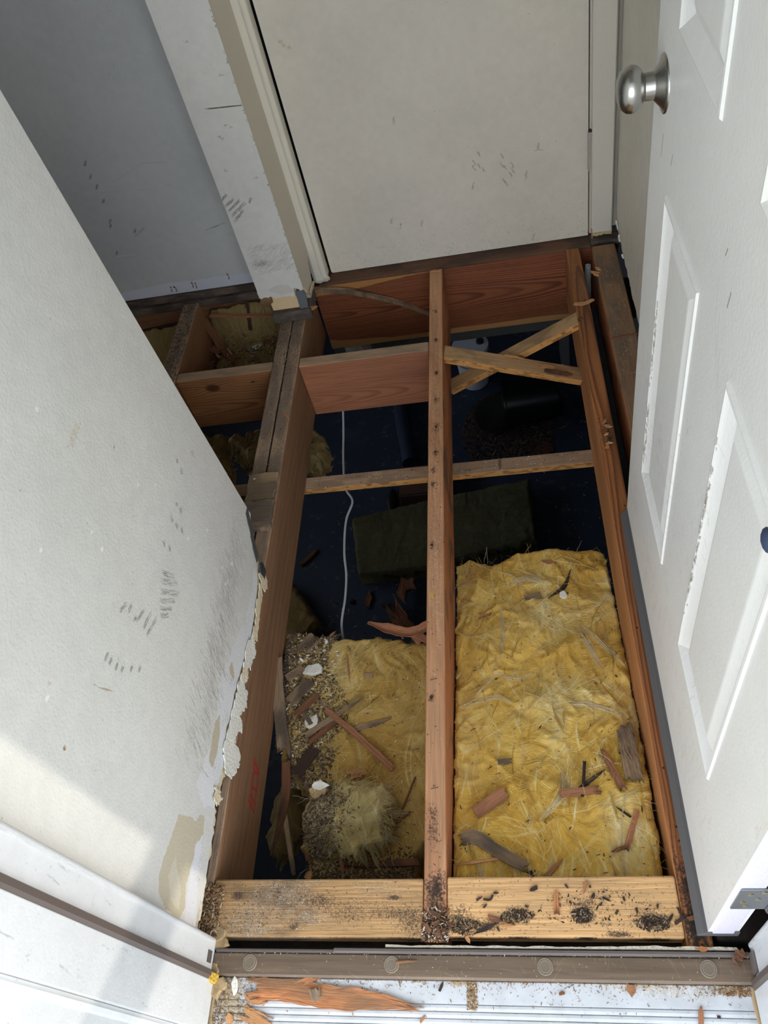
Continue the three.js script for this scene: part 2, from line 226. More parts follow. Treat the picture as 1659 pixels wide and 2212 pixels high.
const frontA = woodMat(wood({ seed: 81, L: 0.4, H: 0.1, ppm: 2200, base: [190, 152, 106], late: [150, 106, 64], rings: 150, depth: 0.02, tilt: 0.03, pith: 0.12, contrast: 0.5, dirt: 0.25, dirtCol: [112, 90, 68], draw(x, r) { // u = x + .596, v = z + .336 measured from the far edge
  const P = (X, Z) => [X + 0.596, 0.09 - (Z + 0.336)];
  for (let k = 0; k < 900; k++) { const t = r(), p = P(lerp(-0.56, -0.44, t) + (r() - 0.5) * 0.09, lerp(-0.245, -0.335, t) + (r() - 0.5) * 0.05); stain(x, r, p[0], p[1], 0.006, 0.005, r() < 0.75 ? [186, 174, 160] : [110, 96, 84], 14, 0.00055, 0.5); }
  for (const [X, Z, sx, sy, n] of [[-.549, -.309, .012, .008, 400], [-.40, -.30, .03, .012, 700], [-.274, -.306, .012, .004, 240], [-.262, -.282, .05, .012, 1000], [-.443, -.262, .008, .006, 160], [-.35, -.285, .06, .02, 900], [-.24, -.265, .03, .02, 900]]) { const p = P(X, Z); stain(x, r, p[0], p[1], sx, sy, [64, 50, 40], n, 0.0008, 0.45); }
  for (const [X, Z, sx, sy, n] of [[-.42, -.276, .04, .015, 900], [-.3, -.32, .06, .012, 500], [-.5, -.255, .05, .012, 600]]) { const p = P(X, Z); stain(x, r, p[0], p[1], sx, sy, [206, 196, 184], n, 0.0006, 0.5); }
} }));
const frontB = woodMat(wood({ seed: 87, L: 0.4, H: 0.1, ppm: 2200, base: [212, 170, 120], late: [178, 128, 80], rings: 120, depth: 0.015, tilt: 0.03, pith: -0.02, contrast: 0.45, draw(x, r) {
  const P = (X, Z) => [X + 0.186, 0.09 - (Z + 0.336)];
  for (const [X, Z, sx, sy, n] of [[-.073, -.278, .022, .01, 700], [.03, -.279, .016, .012, 1000], [.035, -.295, .02, .008, 200], [.134, -.27, .026, .012, 1200], [.08, -.25, .02, .006, 300], [-.165, -.269, .02, .02, 800], [-.13, -.262, .03, .01, 400]]) { const p = P(X, Z); stain(x, r, p[0], p[1], sx, sy, [44, 36, 30], n, 0.0009, 0.5); }
  for (let k = 0; k < 260; k++) stain(x, r, r() * 0.36, r() * 0.09, 0.003, 0.002, [92, 64, 40], 2, 0.0008, 0.6);
} }));
const tanWood = woodMat(wood({ seed: 91, L: 0.9, H: 0.08, base: [186, 150, 108], late: [154, 116, 78], rings: 240, depth: 0.03, contrast: 0.4, dirt: 0.3, dirtCol: [120, 96, 70] }));
const strapEdge = woodMat(wood({ seed: 93, L: 1.2, H: 0.04, base: [206, 152, 88], late: [150, 96, 50], rings: 300, depth: 0.02, contrast: 0.4, dirt: 0.45, dirtCol: [110, 72, 36], dirtSize: 60 }), { roughness: 0.95 });
const strapTop = woodMat(wood({ seed: 95, L: 1.2, H: 0.06, base: [182, 152, 124], late: [144, 114, 90], rings: 240, depth: 0.02, contrast: 0.35, dirt: 0.4, dirtCol: [140, 120, 102] }), { roughness: 0.92 });
// split wood of the debris (vertex colours darken charred or rotten ends)
const chip = (o) => woodMat(wood({ L: 0.5, H: 0.06, ppm: 1300, rings: 420, depth: 0.01, contrast: 0.75, ...o }), { vertexColors: true, roughness: 0.9, side: THREE.DoubleSide });
const CH = {
  gray: chip({ seed: 101, base: [160, 136, 110], late: [110, 88, 66], dirt: 0.5, dirtCol: [66, 58, 54] }), brown: chip({ seed: 103, base: [142, 96, 68], late: [84, 54, 38], dirt: 0.3, dirtCol: [60, 44, 36] }),
  fir: chip({ seed: 105, base: [172, 120, 88], late: [118, 72, 50] }), tan: chip({ seed: 107, base: [212, 160, 112], late: [170, 112, 70] }), orange: chip({ seed: 109, base: [200, 134, 88], late: [140, 84, 52], dirt: 0.45, dirtCol: [120, 96, 76] }), dark: chip({ seed: 111, base: [72, 54, 46], late: [38, 28, 26], dirt: 0.4, dirtCol: [26, 22, 22] }),
};
const plasterMat = std({ color: 0xeeece2, roughness: 0.9, bumpMap: peelBump, bumpScale: 0.0012 });
const gypsum = std({ color: 0xe4d6b8, roughness: 0.95, bumpMap: peelBump, bumpScale: 0.0016 });
const steel = std({ color: 0x8d9094, metalness: 0.9, roughness: 0.38 });
const nickel = std({ color: 0xb9b8b4, metalness: 1, roughness: 0.27 });
const rust = std({ color: 0x4a3a32, metalness: 0.5, roughness: 0.7 });
const plateWood = woodMat(wood({ seed: 59, L: 0.9, H: 0.06, base: [118, 102, 92], late: [72, 60, 54], rings: 300, depth: 0.02, contrast: 0.8, dirt: 0.6, dirtCol: [52, 44, 42] }), { roughness: 0.95 });
const ledgeWood = woodMat(wood({ seed: 57, L: 0.9, H: 0.1, base: [104, 74, 56], late: [66, 46, 36], rings: 260, depth: 0.03, contrast: 0.5, dirt: 0.5, dirtCol: [60, 50, 46] }), { roughness: 0.9 });
const vinyl = (() => { const c = canvasOf(2048, 128, (i, j) => { const u = i / 2048, v = j / 128, n = fbm(u * 9, v * 7, 3, 4), f = fbm(u * 30, v * 40, 8, 2); const m = 0.8 + 0.32 * n + 0.1 * f; return [108 * m, 91 * m, 75 * m]; }); const x = c.getContext('2d'), r = RNG(4); x.save(); x.scale(2048 / 0.85, 2048 / 0.85); for (let i = 0; i < 90; i++) { const u = r() * 0.85, v = r() * 0.05, a = (r() - 0.5) * 2.4; const l = 0.004 + r() * r() * 0.03; scratch(x, r, [[u, v], [u + Math.cos(a + 1.2) * l, v + Math.sin(a + 1.2) * l]], [206, 198, 186], 0.15 + r() * 0.3, 0.0005); } for (let i = 0; i < 24; i++) { const u = r() * 0.6; scratch(x, r, [[u, 0.002], [u + (r() - 0.5) * 0.003, 0.004 + r() * 0.008]], [216, 206, 190], 0.3, 0.0016); } x.restore(); const t = tex(c, 0.85, 0.053); return std({ map: t, roughness: 0.5 }); })();
const vinylDark = std({ color: 0x5e5450, roughness: 0.42 });
const vinylGray = std({ color: 0x6d6562, roughness: 0.4 });
const rubber = std({ color: 0x5c5c5e, roughness: 0.65 });
const aluminium = (() => { const c = canvasOf(2048, 512, (i, j) => { const u = i / 2048, v = j / 512, n = fbm(u * 40, v * 12, 3, 4), b = fbm(u * 7, v * 3, 6, 3); const m = 0.9 + 0.12 * n + 0.06 * b; return [202 * m, 206 * m, 212 * m]; }); const x = c.getContext('2d'), r = RNG(14); x.save(); x.scale(2048 / 0.86, 2048 / 0.86); const P = (X, Z) => [X + 0.58, Z + 0.195];
  for (const [X, Z, sx, sy, n, cl] of [[-.545, -.165, .025, .03, 1800, [176, 156, 126]], [-.53, -.14, .03, .02, 900, [186, 166, 138]], [-.15, -.175, .006, .018, 700, [172, 150, 120]], [-.17, -.186, .014, .004, 300, [172, 150, 120]], [.23, -.182, .02, .006, 500, [176, 152, 120]], [.1, -.185, .05, .004, 400, [190, 176, 156]], [-.45, -.184, .06, .006, 700, [192, 178, 158]], [.15, -.18, .08, .01, 500, [198, 186, 170]]]) { const p = P(X, Z); stain(x, r, p[0], p[1], sx, sy, cl, n, 0.0011, 0.5); }
  for (let i = 0; i < 500; i++) stain(x, r, r() * 0.86, r() * 0.2, 0.002, 0.001, [150, 140, 130], 3, 0.0006, 0.4); x.restore(); const t = tex(c, 0.86, 0.215); return std({ map: t, roughness: 0.5, metalness: 0.15 }); })();
const caulk = std({ color: 0xa8906c, roughness: 0.9 });

// ───────────────────────── the room shell ─────────────────────────
const offWhite = plainPaint(0xd8d5ca), extWhite = plainPaint(0xd2d4d6, { roughness: 0.6 });
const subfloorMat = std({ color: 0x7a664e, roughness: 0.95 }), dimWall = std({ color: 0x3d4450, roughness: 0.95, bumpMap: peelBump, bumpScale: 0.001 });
{ // near partition: painted plasterboard, torn along its foot
  const g = struct('wall_left', 'scuffed white plaster partition with torn foot over the double joist', 'wall');
  const foot = [[1.054, 0.129], [1.022, 0.11], [0.995, 0.08], [0.971, 0.045], [0.951, 0.032], [0.914, 0.022], [0.86, 0.014], [0.815, 0.012], [0.794, 0.02], [0.745, 0.032], [0.72, 0.04], [0.696, 0.044], [0.655, 0.05], [0.617, 0.045], [0.589, 0.06], [0.565, 0.03], [0.53, 0.03], [0.517, 0.045], [0.469, 0.058], [0.417, 0.042], [0.356, 0.04], [0.302, 0.034], [0.241, 0.036]];
  const DARK = [74, 70, 66], RUST = [150, 112, 76];
  const map = paint({ seed: 5, w: 0.84, h: 1.25, ppm: 1500, col: [226, 226, 221], specks: 260, ox: 0.23, oy: -0.03, draw(x, r) {
    // joint compound and the older tan coat where the paint has come away
    blob(x, r, [[.83, .06], [.77, .085], [.70, .108], [.65, .128], [.56, .105], [.454, .145], [.43, .1], [.45, .03], [.6, .0], [.8, -.02], [.96, .0], [.955, .06], [.9, .05]], [233, 235, 238], 0.95, 0.006);
    blob(x, r, [[.419, .095], [.356, .07], [.296, .06], [.251, .05], [.245, .09], [.289, .1], [.378, .105]], [230, 232, 238], 0.95, 0.004);
    blob(x, r, [[.39, .185], [.35, .197], [.318, .208], [.292, .212], [.268, .202], [.254, .17], [.247, .115], [.27, .1], [.302, .112], [.345, .1], [.363, .103], [.39, .08], [.419, .087], [.412, .108], [.398, .118], [.40, .14]], [206, 196, 172], 0.95, 0.0035);
    blob(x, r, [[.33, .17], [.30, .18], [.27, .16], [.262, .12], [.29, .125]], [221, 215, 196], 0.7, 0.004);
    blob(x, r, [[.716, .088], [.70, .094], [.69, .088], [.686, .062], [.698, .066], [.708, .076]], [204, 192, 166], 0.95, 0.003);
    blob(x, r, [[.60, .1], [.58, .112], [.554, .114], [.506, .11], [.5, .09], [.53, .082], [.574, .086]], [204, 194, 170], 0.95, 0.004);
    for (let i = 0; i < 46; i++) { const u = 0.24 + r() * 0.6; stain(x, r, u, 0.03 + r() * 0.05, 0.012, 0.006, r() < 0.5 ? [196, 186, 168] : [222, 224, 228], 30, 0.0009, 0.45); }
    // the rubbed, dirty band above it: long slanting hair lines
    const band = [[.975, .165], [.9, .17], [.84, .17], [.79, .175], [.74, .17], [.69, .165], [.64, .175], [.58, .18], [.5, .18]];
    for (let i = 0; i < 900; i++) { const t = Math.pow(r(), 0.85) * (band.length - 1.001), k = Math.floor(t), b = band[k], c = band[k + 1], u = lerp(b[0], c[0], t - k) + (r() - 0.5) * 0.05, v = lerp(b[1], c[1], t - k) + (r() + r() - 1) * 0.07, a = 2.0 + (r() - 0.5) * 0.7, l = 0.008 + r() * 0.03; scratch(x, r, [[u, v], [u + Math.cos(a) * l * 0.7, v - Math.sin(a) * l * 0.45], [u + Math.cos(a) * l, v - Math.sin(a) * l]], [84, 80, 76], 0.1 + r() * 0.3, 0.0004 + r() * 0.0007); }
    for (let i = 0; i < 24; i++) { const t = r() * (band.length - 1.001), k = Math.floor(t), b = band[k], c = band[k + 1]; stain(x, r, lerp(b[0], c[0], t - k), lerp(b[1], c[1], t - k) + (r() - 0.5) * 0.06, 0.026, 0.018, [110, 104, 98], 130, 0.0007, 0.22); }
    // shoe scuffs
    for (const [a, b, c, d, w] of [[.705, .42, .725, .375, .009], [.69, .418, .72, .36, .012], [.675, .41, .71, .345, .01], [.66, .405, .69, .355, .009], [.65, .4, .672, .36, .008], [.64, .392, .655, .365, .01], [.604, .492, .581, .503, .006], [.609, .478, .593, .482, .006], [.6, .455, .59, .463, .005], [.624, .44, .593, .454, .006], [.633, .418, .595, .43, .007], [.636, .398, .59, .416, .007], [.517, .502, .500, .505, .006], [.514, .49, .5, .492, .006], [.516, .472, .502, .474, .006], [.518, .456, .507, .458, .006], [.53, .433, .518, .435, .005], [.54, .41, .53, .412, .005], [.811, .437, .805, .425, .009], [.812, .416, .805, .405, .009], [.818, .395, .81, .385, .008], [.846, .415, .84, .405, .008], [.845, .43, .84, .425, .006], [.756, .44, .75, .43, .005], [.761, .42, .755, .41, .005], [.913, .445, .905, .435, .007], [.918, .464, .91, .46, .004]]) { scuff(x, r, a, b, c, d, w, DARK, 0.3, 46); stain(x, r, (a + c) / 2, (b + d) / 2, Math.abs(a - c) * 0.7 + 0.004, Math.abs(b - d) * 0.6 + 0.004, DARK, 60, 0.0006, 0.16); }
    for (let i = 0; i < 60; i++) { const u = 0.5 + r() * 0.45, v = 0.3 + r() * 0.3; stain(x, r, u, v, 0.004, 0.004, [130, 126, 120], 5, 0.0006, 0.3); }
    stain(x, r, .73, .722, .03, .008, [190, 170, 132], 200, 0.001, 0.3); scuff(x, r, .458, .518, .473, .462, .0025, RUST, .6, 14); stain(x, r, .361, .536, .003, .002, RUST, 20, 0.001, 0.7); stain(x, r, .417, .607, .004, .004, RUST, 14, 0.0008, 0.5); stain(x, r, .786, .635, .004, .003, RUST, 16, 0.0008, 0.5); stain(x, r, .97, .42, .004, .01, RUST, 30, 0.0008, 0.5);
    for (const p of [[[.933, .553], [.906, .548], [.844, .561], [.81, .568]], [[.7, .284], [.617, .261], [.568, .29]], [[.98, .7], [.93, .69], [.9, .705]], [[.86, .95], [.83, .9], [.84, .86]]]) { scratch(x, r, p, [244, 244, 242], 0.8, 0.0014); scratch(x, r, p.map((q) => [q[0] + 0.001, q[1] - 0.0012]), [150, 148, 142], 0.4, 0.0006); }
    for (const [u, v] of [[.55, .703], [.639, .62], [.633, .587], [.783, .55], [.822, .504], [.816, .361], [.892, .17], [.835, .182], [.88, .3], [.7, .8], [.6, .9], [.4, .6]]) { x.fillStyle = css([250, 250, 248], 0.85); x.beginPath(); x.ellipse(u, v, 0.002 + r() * 0.002, 0.003 + r() * 0.003, r(), 0, 6.3); x.fill(); scratch(x, r, [[u - 0.003, v - 0.003], [u + 0.003, v - 0.004]], [170, 168, 162], 0.5, 0.0007); }
    for (let i = 0; i < 26; i++) { const u = .83 + r() * .09, v = .16 + r() * .05, a = r() * 6; scratch(x, r, [[u, v], [u + Math.cos(a) * .012, v + Math.sin(a) * .012]], [246, 246, 244], .6, 0.0008); }
    stain(x, r, .26, .042, .03, .006, [178, 166, 146], 300, 0.001, 0.4);
  } });
  const top = [[0.241, 2.45], [0.985, 2.45], [1.0, 1.06]];
  const skin = [...ragged(foot, 0.006, 7, 3), ...top];
  add('paint_skin', sheetX(skin, -0.599, -0.597), [paintMat(map), plainPaint(0xded8c8)], g);
  const core = [...ragged([[1.044, 0.126], [1.012, 0.075], [0.985, 0.03], [0.955, 0.006], [0.93, 0.002], [0.9, 0.006], [0.86, 0.003], [0.83, 0.008], [0.80, 0.0015], [0.78, 0.006], [0.745, 0.012], [0.72, 0.003], [0.7, 0.018], [0.68, 0.004], [0.65, 0.022], [0.615, 0.006], [0.59, 0.03], [0.57, 0.004], [0.53, 0.004], [0.5, 0.03], [0.46, 0.044], [0.4, 0.03], [0.3, 0.026], [0.241, 0.03]], 0.01, 9, 9).map((p) => [p[0], Math.max(0.0012, p[1])]), [0.241, 2.44], [0.975, 2.44], [0.99, 1.06]];
  add('gypsum_core', sheetX(core, -0.609, -0.5993), gypsum, g);
  add('partition_core', mergeGeometries([box(-0.7, -0.61, 0.06, 2.45, -0.98, -0.241), box(-0.712, -0.7005, 0.0012, 2.45, -1.045, -0.241)]), offWhite, g);
  board('bottom_plate', g, [-0.698, -0.6098], [0.0012, 0.042], [-0.96, -0.242], 'z', darkWood, 0.003, 0.2);
  // lumps of gypsum and torn paper standing proud of the edge
  // torn flaps of gypsum and paper hanging over the joist edge
  for (const [k, pts, m] of [[1, [[.985, .03], [.95, .032], [.938, -.01], [.955, -.024], [.974, -.012]], gypsum], [2, [[.94, .022], [.9, .022], [.86, .018], [.81, .012], [.812, -.01], [.84, -.012], [.87, -.006], [.92, -.008]], gypsum], [3, [[.815, .02], [.76, .034], [.7, .036], [.712, .012], [.742, .004], [.75, -.008], [.78, -.014], [.805, -.006]], plasterMat], [4, [[.71, .04], [.665, .05], [.62, .05], [.63, .014], [.652, .0], [.668, -.014], [.69, -.004], [.698, .014]], plasterMat], [5, [[.64, .045], [.605, .054], [.56, .056], [.574, .02], [.6, .006], [.612, -.01], [.63, .004]], plasterMat], [6, [[.578, .055], [.54, .06], [.515, .045], [.508, .02], [.525, -.012], [.55, -.024], [.572, -.012]], plasterMat], [7, [[.735, .028], [.71, .034], [.703, .016], [.718, .004], [.73, .008]], gypsum], [8, [[.475, .07], [.452, .07], [.448, .045], [.462, .034], [.474, .044]], gypsum]]) {
    const f = sheetX(ragged([...pts, pts[0]], 0.012, 5, 200 + k).slice(0, -1), -0.5956, -0.5936), p = f.attributes.position; for (let q = 0; q < p.count; q++) p.setX(q, p.getX(q) + 0.004 * (fbm(p.getY(q) * 90, p.getZ(q) * 90, k, 3) - 0.3)); f.computeVertexNormals(); add('torn_flap', f, m, g);
  }
  // bent metal corner bead, paint flaked off at the foot
  const bead = [[1.05, 0.15], [1.035, 0.118], [1.012, 0.088], [0.995, 0.062], [0.985, 0.03], [0.978, 0.006]];
  const b1 = sheetX(ragged([[1.056, 0.15], [1.03, 0.108], [1.01, 0.082], [0.995, 0.05], [0.975, 0.05], [0.99, 0.085], [1.012, 0.114], [1.035, 0.152]], 0.004, 4, 5), -0.5966, -0.5955); add('corner_bead', b1, std({ color: 0x6f7276, metalness: 0.6, roughness: 0.6 }), g);
  const b2 = sheetX(ragged([[0.978, 0.045], [0.992, 0.03], [0.985, 0.002], [0.965, 0.002], [0.962, 0.03]], 0.003, 3, 6), -0.594, -0.592); add('corner_bead', b2, std({ color: 0x565b62, metalness: 0.6, roughness: 0.55 }), g);
}
{ // end of the far partition, on the double joist
  const g = struct('wall_middle', 'narrow scuffed white wall end with a torn foot on the double joist', 'wall');
  const map = paint({ seed: 15, w: 0.16, h: 1.2, ppm: 1700, col: [222, 221, 216], ox: -0.72, oy: 0, specks: 60, draw(x, r) {
    for (const [a, b, c, d, w] of [[-.71, .405, -.69, .42, .007], [-.708, .385, -.675, .405, .007], [-.705, .37, -.66, .4, .008], [-.70, .355, -.65, .39, .008], [-.7, .34, -.66, .37, .008], [-.64, .385, -.63, .4, .006]]) scuff(x, r, a, b, c, d, w, [96, 94, 92], 0.5, 60);
    for (let i = 0; i < 420; i++) { const u = -.7 + r() * .12, v = .17 + r() * .09, a = .5 + (r() - .5) * .9, l = .01 + r() * .025; scratch(x, r, [[u, v], [u + Math.cos(a) * l, v + Math.sin(a) * l]], [104, 102, 100], 0.12 + r() * 0.25, 0.0005); }
    stain(x, r, -.665, .205, .03, .012, [110, 108, 104], 900, 0.0007, 0.3);
    scuff(x, r, -.667, .635, -.575, .628, .002, [70, 64, 58], 0.6, 70); scratch(x, r, [[-.63, .632], [-.575, .628]], [80, 72, 62], 0.7, 0.001);
    for (const [u, v] of [[-.655, .566], [-.65, .56], [-.619, .583], [-.63, .59], [-.651, .782], [-.6, .7], [-.67, .48], [-.6, .45]]) { stain(x, r, u, v, .006, .003, [150, 124, 92], 26, 0.0008, 0.45); }
    for (let i = 0; i < 30; i++) { const u = -.7 + r() * .12, v = r() * .9, a = r() * 3; scratch(x, r, [[u, v], [u + Math.cos(a) * .01, v + Math.sin(a) * .01]], [150, 148, 142], .4, .0005); }
    for (let i = 0; i < 40; i++) { const v = r() * .85; stain(x, r, -.575, v, .0016, .004, [70, 50, 38], 6, 0.0007, 0.7); }
    blob(x, r, [[-.68, .118], [-.645, .13], [-.61, .125], [-.6, .1], [-.64, .095]], [206, 203, 196], .8, .004);
  } });
  const foot = ragged([[-0.708, 0.13], [-0.709, 0.095], [-0.69, 0.083], [-0.677, 0.096], [-0.66, 0.085], [-0.635, 0.088], [-0.605, 0.085], [-0.598, 0.112], [-0.58, 0.1], [-0.573, 0.105]], 0.004, 5, 31);
  add('paint_skin', sheetZ([...foot, [-0.573, 2.45], [-0.708, 2.45]], -1.9, -1.888), [paintMat(map), plainPaint(0xd9d0bc)], g);
  const beige = plainPaint(0xd6cdb9);
  add('side_board', sheetX(ragged([[1.9, 0.105], [1.925, 0.06], [1.95, 0.02], [1.98, -0.005], [2.0, 0.05], [2.02, 0.1], [2.06, 0.12]], 0.005, 5, 41).concat([[2.06, 2.45], [1.9, 2.45]]), -0.585, -0.5735), [plainPaint(0xddd5c3), gypsum], g);
  add('partition_core', mergeGeometries([box(-0.705, -0.586, 0.2, 2.45, -2.098, -1.901), box(-0.708, -0.7055, 0.12, 2.45, -2.098, -1.9)]), beige, g);
  const blk = board('exposed_stud', g, [-0.686, -0.598], [0.036, 0.21], [-1.96, -1.9], 'y', std({ color: 0xe2c79c, roughness: 0.85, bumpMap: fibreBump, bumpScale: 0.0006 }), 0.002);
  blk.userData.label = 'pale bare wood block';
  add('corner_bead', sheetZ(ragged([[-0.6, 0.098], [-0.603, 0.038], [-0.578, 0.036], [-0.574, 0.075], [-0.582, 0.1]], 0.004, 4, 44), -1.898, -1.893), std({ color: 0x7f858c, metalness: 0.55, roughness: 0.6 }), g).userData.label = 'grey metal corner bead';
  const gp = board('foot_board', g, [-0.69, -0.572], [0.0012, 0.036], [-2.0, -1.884], 'x', grayWood, 0.004); gp.userData.label = 'weathered grey board end';
  const chunk = chipGeo(57, 0.018, 0.03, 0.01, 10); chunk.rotateX(-0.9); chunk.translate(-0.694, 0.065, -1.9); add('rotten_core', chunk, CHmat('#8a6a48'), g);
  for (let i = 0; i < 3; i++) { const c = splinter([[-0.58, 0.02 + i * 0.006, -1.9], [-0.556 + i * 0.004, 0.024 + i * 0.006, -1.905 + i * 0.006]], 0.006, 0.002, { seed: 300 + i, tip: 1, rows: 5, cols: 2 }); add('splinter', c, CH.tan, g); }
  const flap = chipGeo(66, 0.007, 0.04, 0.003, 10); flap.rotateZ(1.4); flap.rotateX(-0.2); flap.translate(-0.566, 0.055, -1.965); add('peeled_plaster', flap, plainPaint(0xcfc6ae), g);
}
function CHmat(h) { return std({ color: h, roughness: 0.95, bumpMap: peelBump, bumpScale: 0.003 }); }
{ // far wall seen through the opening
  const g = struct('wall_back', 'grey-white back wall of the side room with a stripped skirting line', 'wall');
  const map = paint({ seed: 25, w: 0.9, h: 1.1, ppm: 1100, col: [205, 207, 209], ox: -1.6, oy: 0.0, specks: 90, speckCol: [60, 60, 62], draw(x, r) {
    for (const [u, v] of [[-1.136, .459], [-1.137, .388], [-1.138, .345], [-1.15, .279], [-1.156, .265], [-1.09, .237], [-1.18, .175], [-1.14, .42]]) { scuff(x, r, u, v, u + .012, v + .016, .006, [70, 70, 72], .5, 40); }
    scuff(x, r, -1.1, .225, -1.05, .25, .01, [110, 110, 112], .3, 40); scuff(x, r, -.88, .21, -.8, .225, .003, [110, 100, 92], .5, 20); scratch(x, r, [[-1.18, .172], [-1.12, .168]], [236, 236, 238], .7, .002); scratch(x, r, [[-1.08, .4], [-.97, .44], [-.9, .43]], [176, 170, 164], .5, .0012); scratch(x, r, [[-1.15, .38], [-.95, .36], [-.85, .38]], [170, 166, 162], .35, .001);
    for (let i = 0; i < 30; i++) { const u = -1.4 + r() * .75, v = r() * .9, a = r() * 3; scratch(x, r, [[u, v], [u + Math.cos(a) * .012, v + Math.sin(a) * .012]], [180, 180, 182], .5, .0006); }
  } });
  const strip = [[-3.2, 0.041], [-1.25, 0.041], [-1.15, 0.047], [-1.06, 0.052], [-0.95, 0.05], [-0.86, 0.049], [-0.79, 0.045], [-0.7, 0.046]];
  add('paint_skin', sheetZ([...ragged(strip, 0.004, 9, 51), [-0.7, 2.45], [-3.2, 2.45]], -2.103, -2.1), paintMat(map), g);
  add('bare_board', box(-3.2, -0.58, 0.008, 2.45, -2.15, -2.1035), plainPaint(0xd6d9e4), g);
  for (const [y0, y1, z, m, u] of [[-0.018, 0.006, -2.096, plateWood, 0], [-0.047, -0.02, -2.088, plateWood, 0.3]]) board('bottom_plate', g, [-1.6, -0.71], [y0, y1], [-2.18, z], 'x', m, 0.003, u, 0.03);
  const r = RNG(71); for (const [x, y] of [[-1.06, 0.03], [-1.045, 0.028], [-0.985, 0.034], [-0.975, 0.03], [-0.86, 0.045]]) { const c = splinter([[x, y - 0.01, -2.098], [x + 0.004, y + 0.004, -2.096], [x + 0.01 * (r() - 0.5), y + 0.012, -2.097]], 0.004, 0.002, { seed: Math.round(-x * 999), rows: 4, cols: 2 }); add('torn_paper', c, CH.brown, g); }
}
{ // wall above and beside the closet door, right return wall, facade, ceiling
  const g = struct('wall_closet', 'off-white wall strip around the closet door', 'wall');
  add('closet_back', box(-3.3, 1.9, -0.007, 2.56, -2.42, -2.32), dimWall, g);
  add('plaster', mergeGeometries([box(-0.58, 1.8, 2.06, 2.45, -2.2, -2.1), box(0.26, 1.8, 0.003, 2.06, -2.2, -2.13)]), offWhite, g);
  const w = struct('wall_right', 'off-white return wall behind the open six-panel door', 'wall');
  const map = paint({ seed: 35, w: 1.9, h: 1.3, ppm: 700, col: [228, 224, 213], ox: -2.2, oy: 0, draw(x, r) { for (let i = 0; i < 500; i++) { const u = -2.1 + r() * .7, v = r() * r() * .35; scratch(x, r, [[u, v], [u + (r() - .5) * .006, v + .01 + r() * .05]], r() < .4 ? [235, 234, 230] : [150, 146, 138], .25, .0009); } for (let i = 0; i < 60; i++) stain(x, r, -2.1 + r() * .6, r() * .15, .01, .02, [170, 164, 152], 20, .0012, .4); } });
  const sh = sheetX([[2.1, 2.45], [0.25, 2.45], ...ragged([[0.25, 0.004], [1.2, 0.004], [1.5, 0.01], [1.75, 0.014], [1.9, 0.03], [2.02, 0.035], [2.1, 0.05]], 0.012, 12, 61)], 0, 0.012); sh.rotateY(Math.PI); sh.translate(0.332, 0, -2.35);
  // turned sheet: d runs from the far end, so mirror the outline instead
  const s2 = sheetX([[0.25, 2.45], [0.25, 0.006], ...ragged([[0.25, 0.006], [1.2, 0.006], [1.5, 0.012], [1.75, 0.016], [1.9, 0.03], [2.02, 0.035], [2.098, 0.05]], 0.012, 12, 61), [2.098, 2.45]], 0.324, 0.334);
  const uv = s2.attributes.uv; const m2 = paintMat(map.clone()); m2.map.offset.set(2.2 / 1.9, 0); m2.map.repeat.set(-1 / 1.9, 1 / 1.3);
  add('plaster', s2, [m2, gypsum], w);
  add('wall_core', box(0.335, 0.45, 0.05, 2.45, -2.1, -0.25), offWhite, w);
  for (const [d, y, a, b] of [[2.04, .06, .006, .022], [1.99, .05, .004, .018], [1.92, .04, .004, .012]]) { const c = chipGeo(Math.round(d * 500), b, a, 0.003, 9); c.rotateZ(Math.PI / 2 + 0.2); c.rotateX(0.4); c.translate(0.3215, y, -d); add('torn_paper', c, plasterMat, w); }
  const f = struct('wall_front', 'white boarded house front around the entrance', 'wall');
  add('wall_core', mergeGeometries([box(-3.2, -2.8, -0.05, 2.6, -0.24, -0.1), box(-2.1, -0.606, -0.05, 2.6, -0.24, -0.1), box(-2.8, -2.1, -0.05, 1.1, -0.24, -0.1), box(-2.8, -2.1, 1.83, 2.6, -0.24, -0.1), box(0.296, 1.9, -0.05, 2.6, -0.24, -0.1), box(-0.606, 0.296, 2.07, 2.6, -0.24, -0.1)]), extWhite, f);
  for (let i = 0; i < 11; i++) for (const [a, b] of i >= 5 && i <= 7 ? [[-3.2, -2.8], [-2.1, -0.66], [0.35, 1.9]] : [[-3.2, -0.66], [0.35, 1.9]]) { const y = -0.1 + i * 0.24; const bd = box(a, b, y, y + 0.25, -0.1, -0.084); add('siding_board', bd, extWhite, f).rotation.x = 0; }
  const w2 = struct('window_2', 'small white-framed window of the side room beside the entrance', 'window'); for (const [a, b, c2, d] of [[-2.8, -2.76, 1.1, 1.83], [-2.14, -2.1, 1.1, 1.83], [-2.76, -2.14, 1.1, 1.14], [-2.76, -2.14, 1.79, 1.83], [-2.76, -2.14, 1.45, 1.48]]) add('window_frame', box(a, b, c2, d, -0.2, -0.13), offWhite, w2); add('pane', box(-2.76, -2.14, 1.14, 1.79, -0.168, -0.164), new THREE.MeshPhysicalMaterial({ color: 0xffffff, transmission: 1, roughness: 0.02, thickness: 0, ior: 1.5 }), w2);
  const c = struct('ceiling', 'flat white ceiling above the entry', 'ceiling'); add('plaster', box(-3.3, 1.9, 2.452, 2.56, -2.3, -0.1), offWhite, c);
  const sw = struct('wall_side', 'plain far wall of the side room', 'wall'); add('plaster', mergeGeometries([box(-3.3, -3.2, -0.05, 2.6, -2.3, -0.1), box(1.8, 1.9, -0.05, 2.45, -2.3, -0.24)]), offWhite, sw);
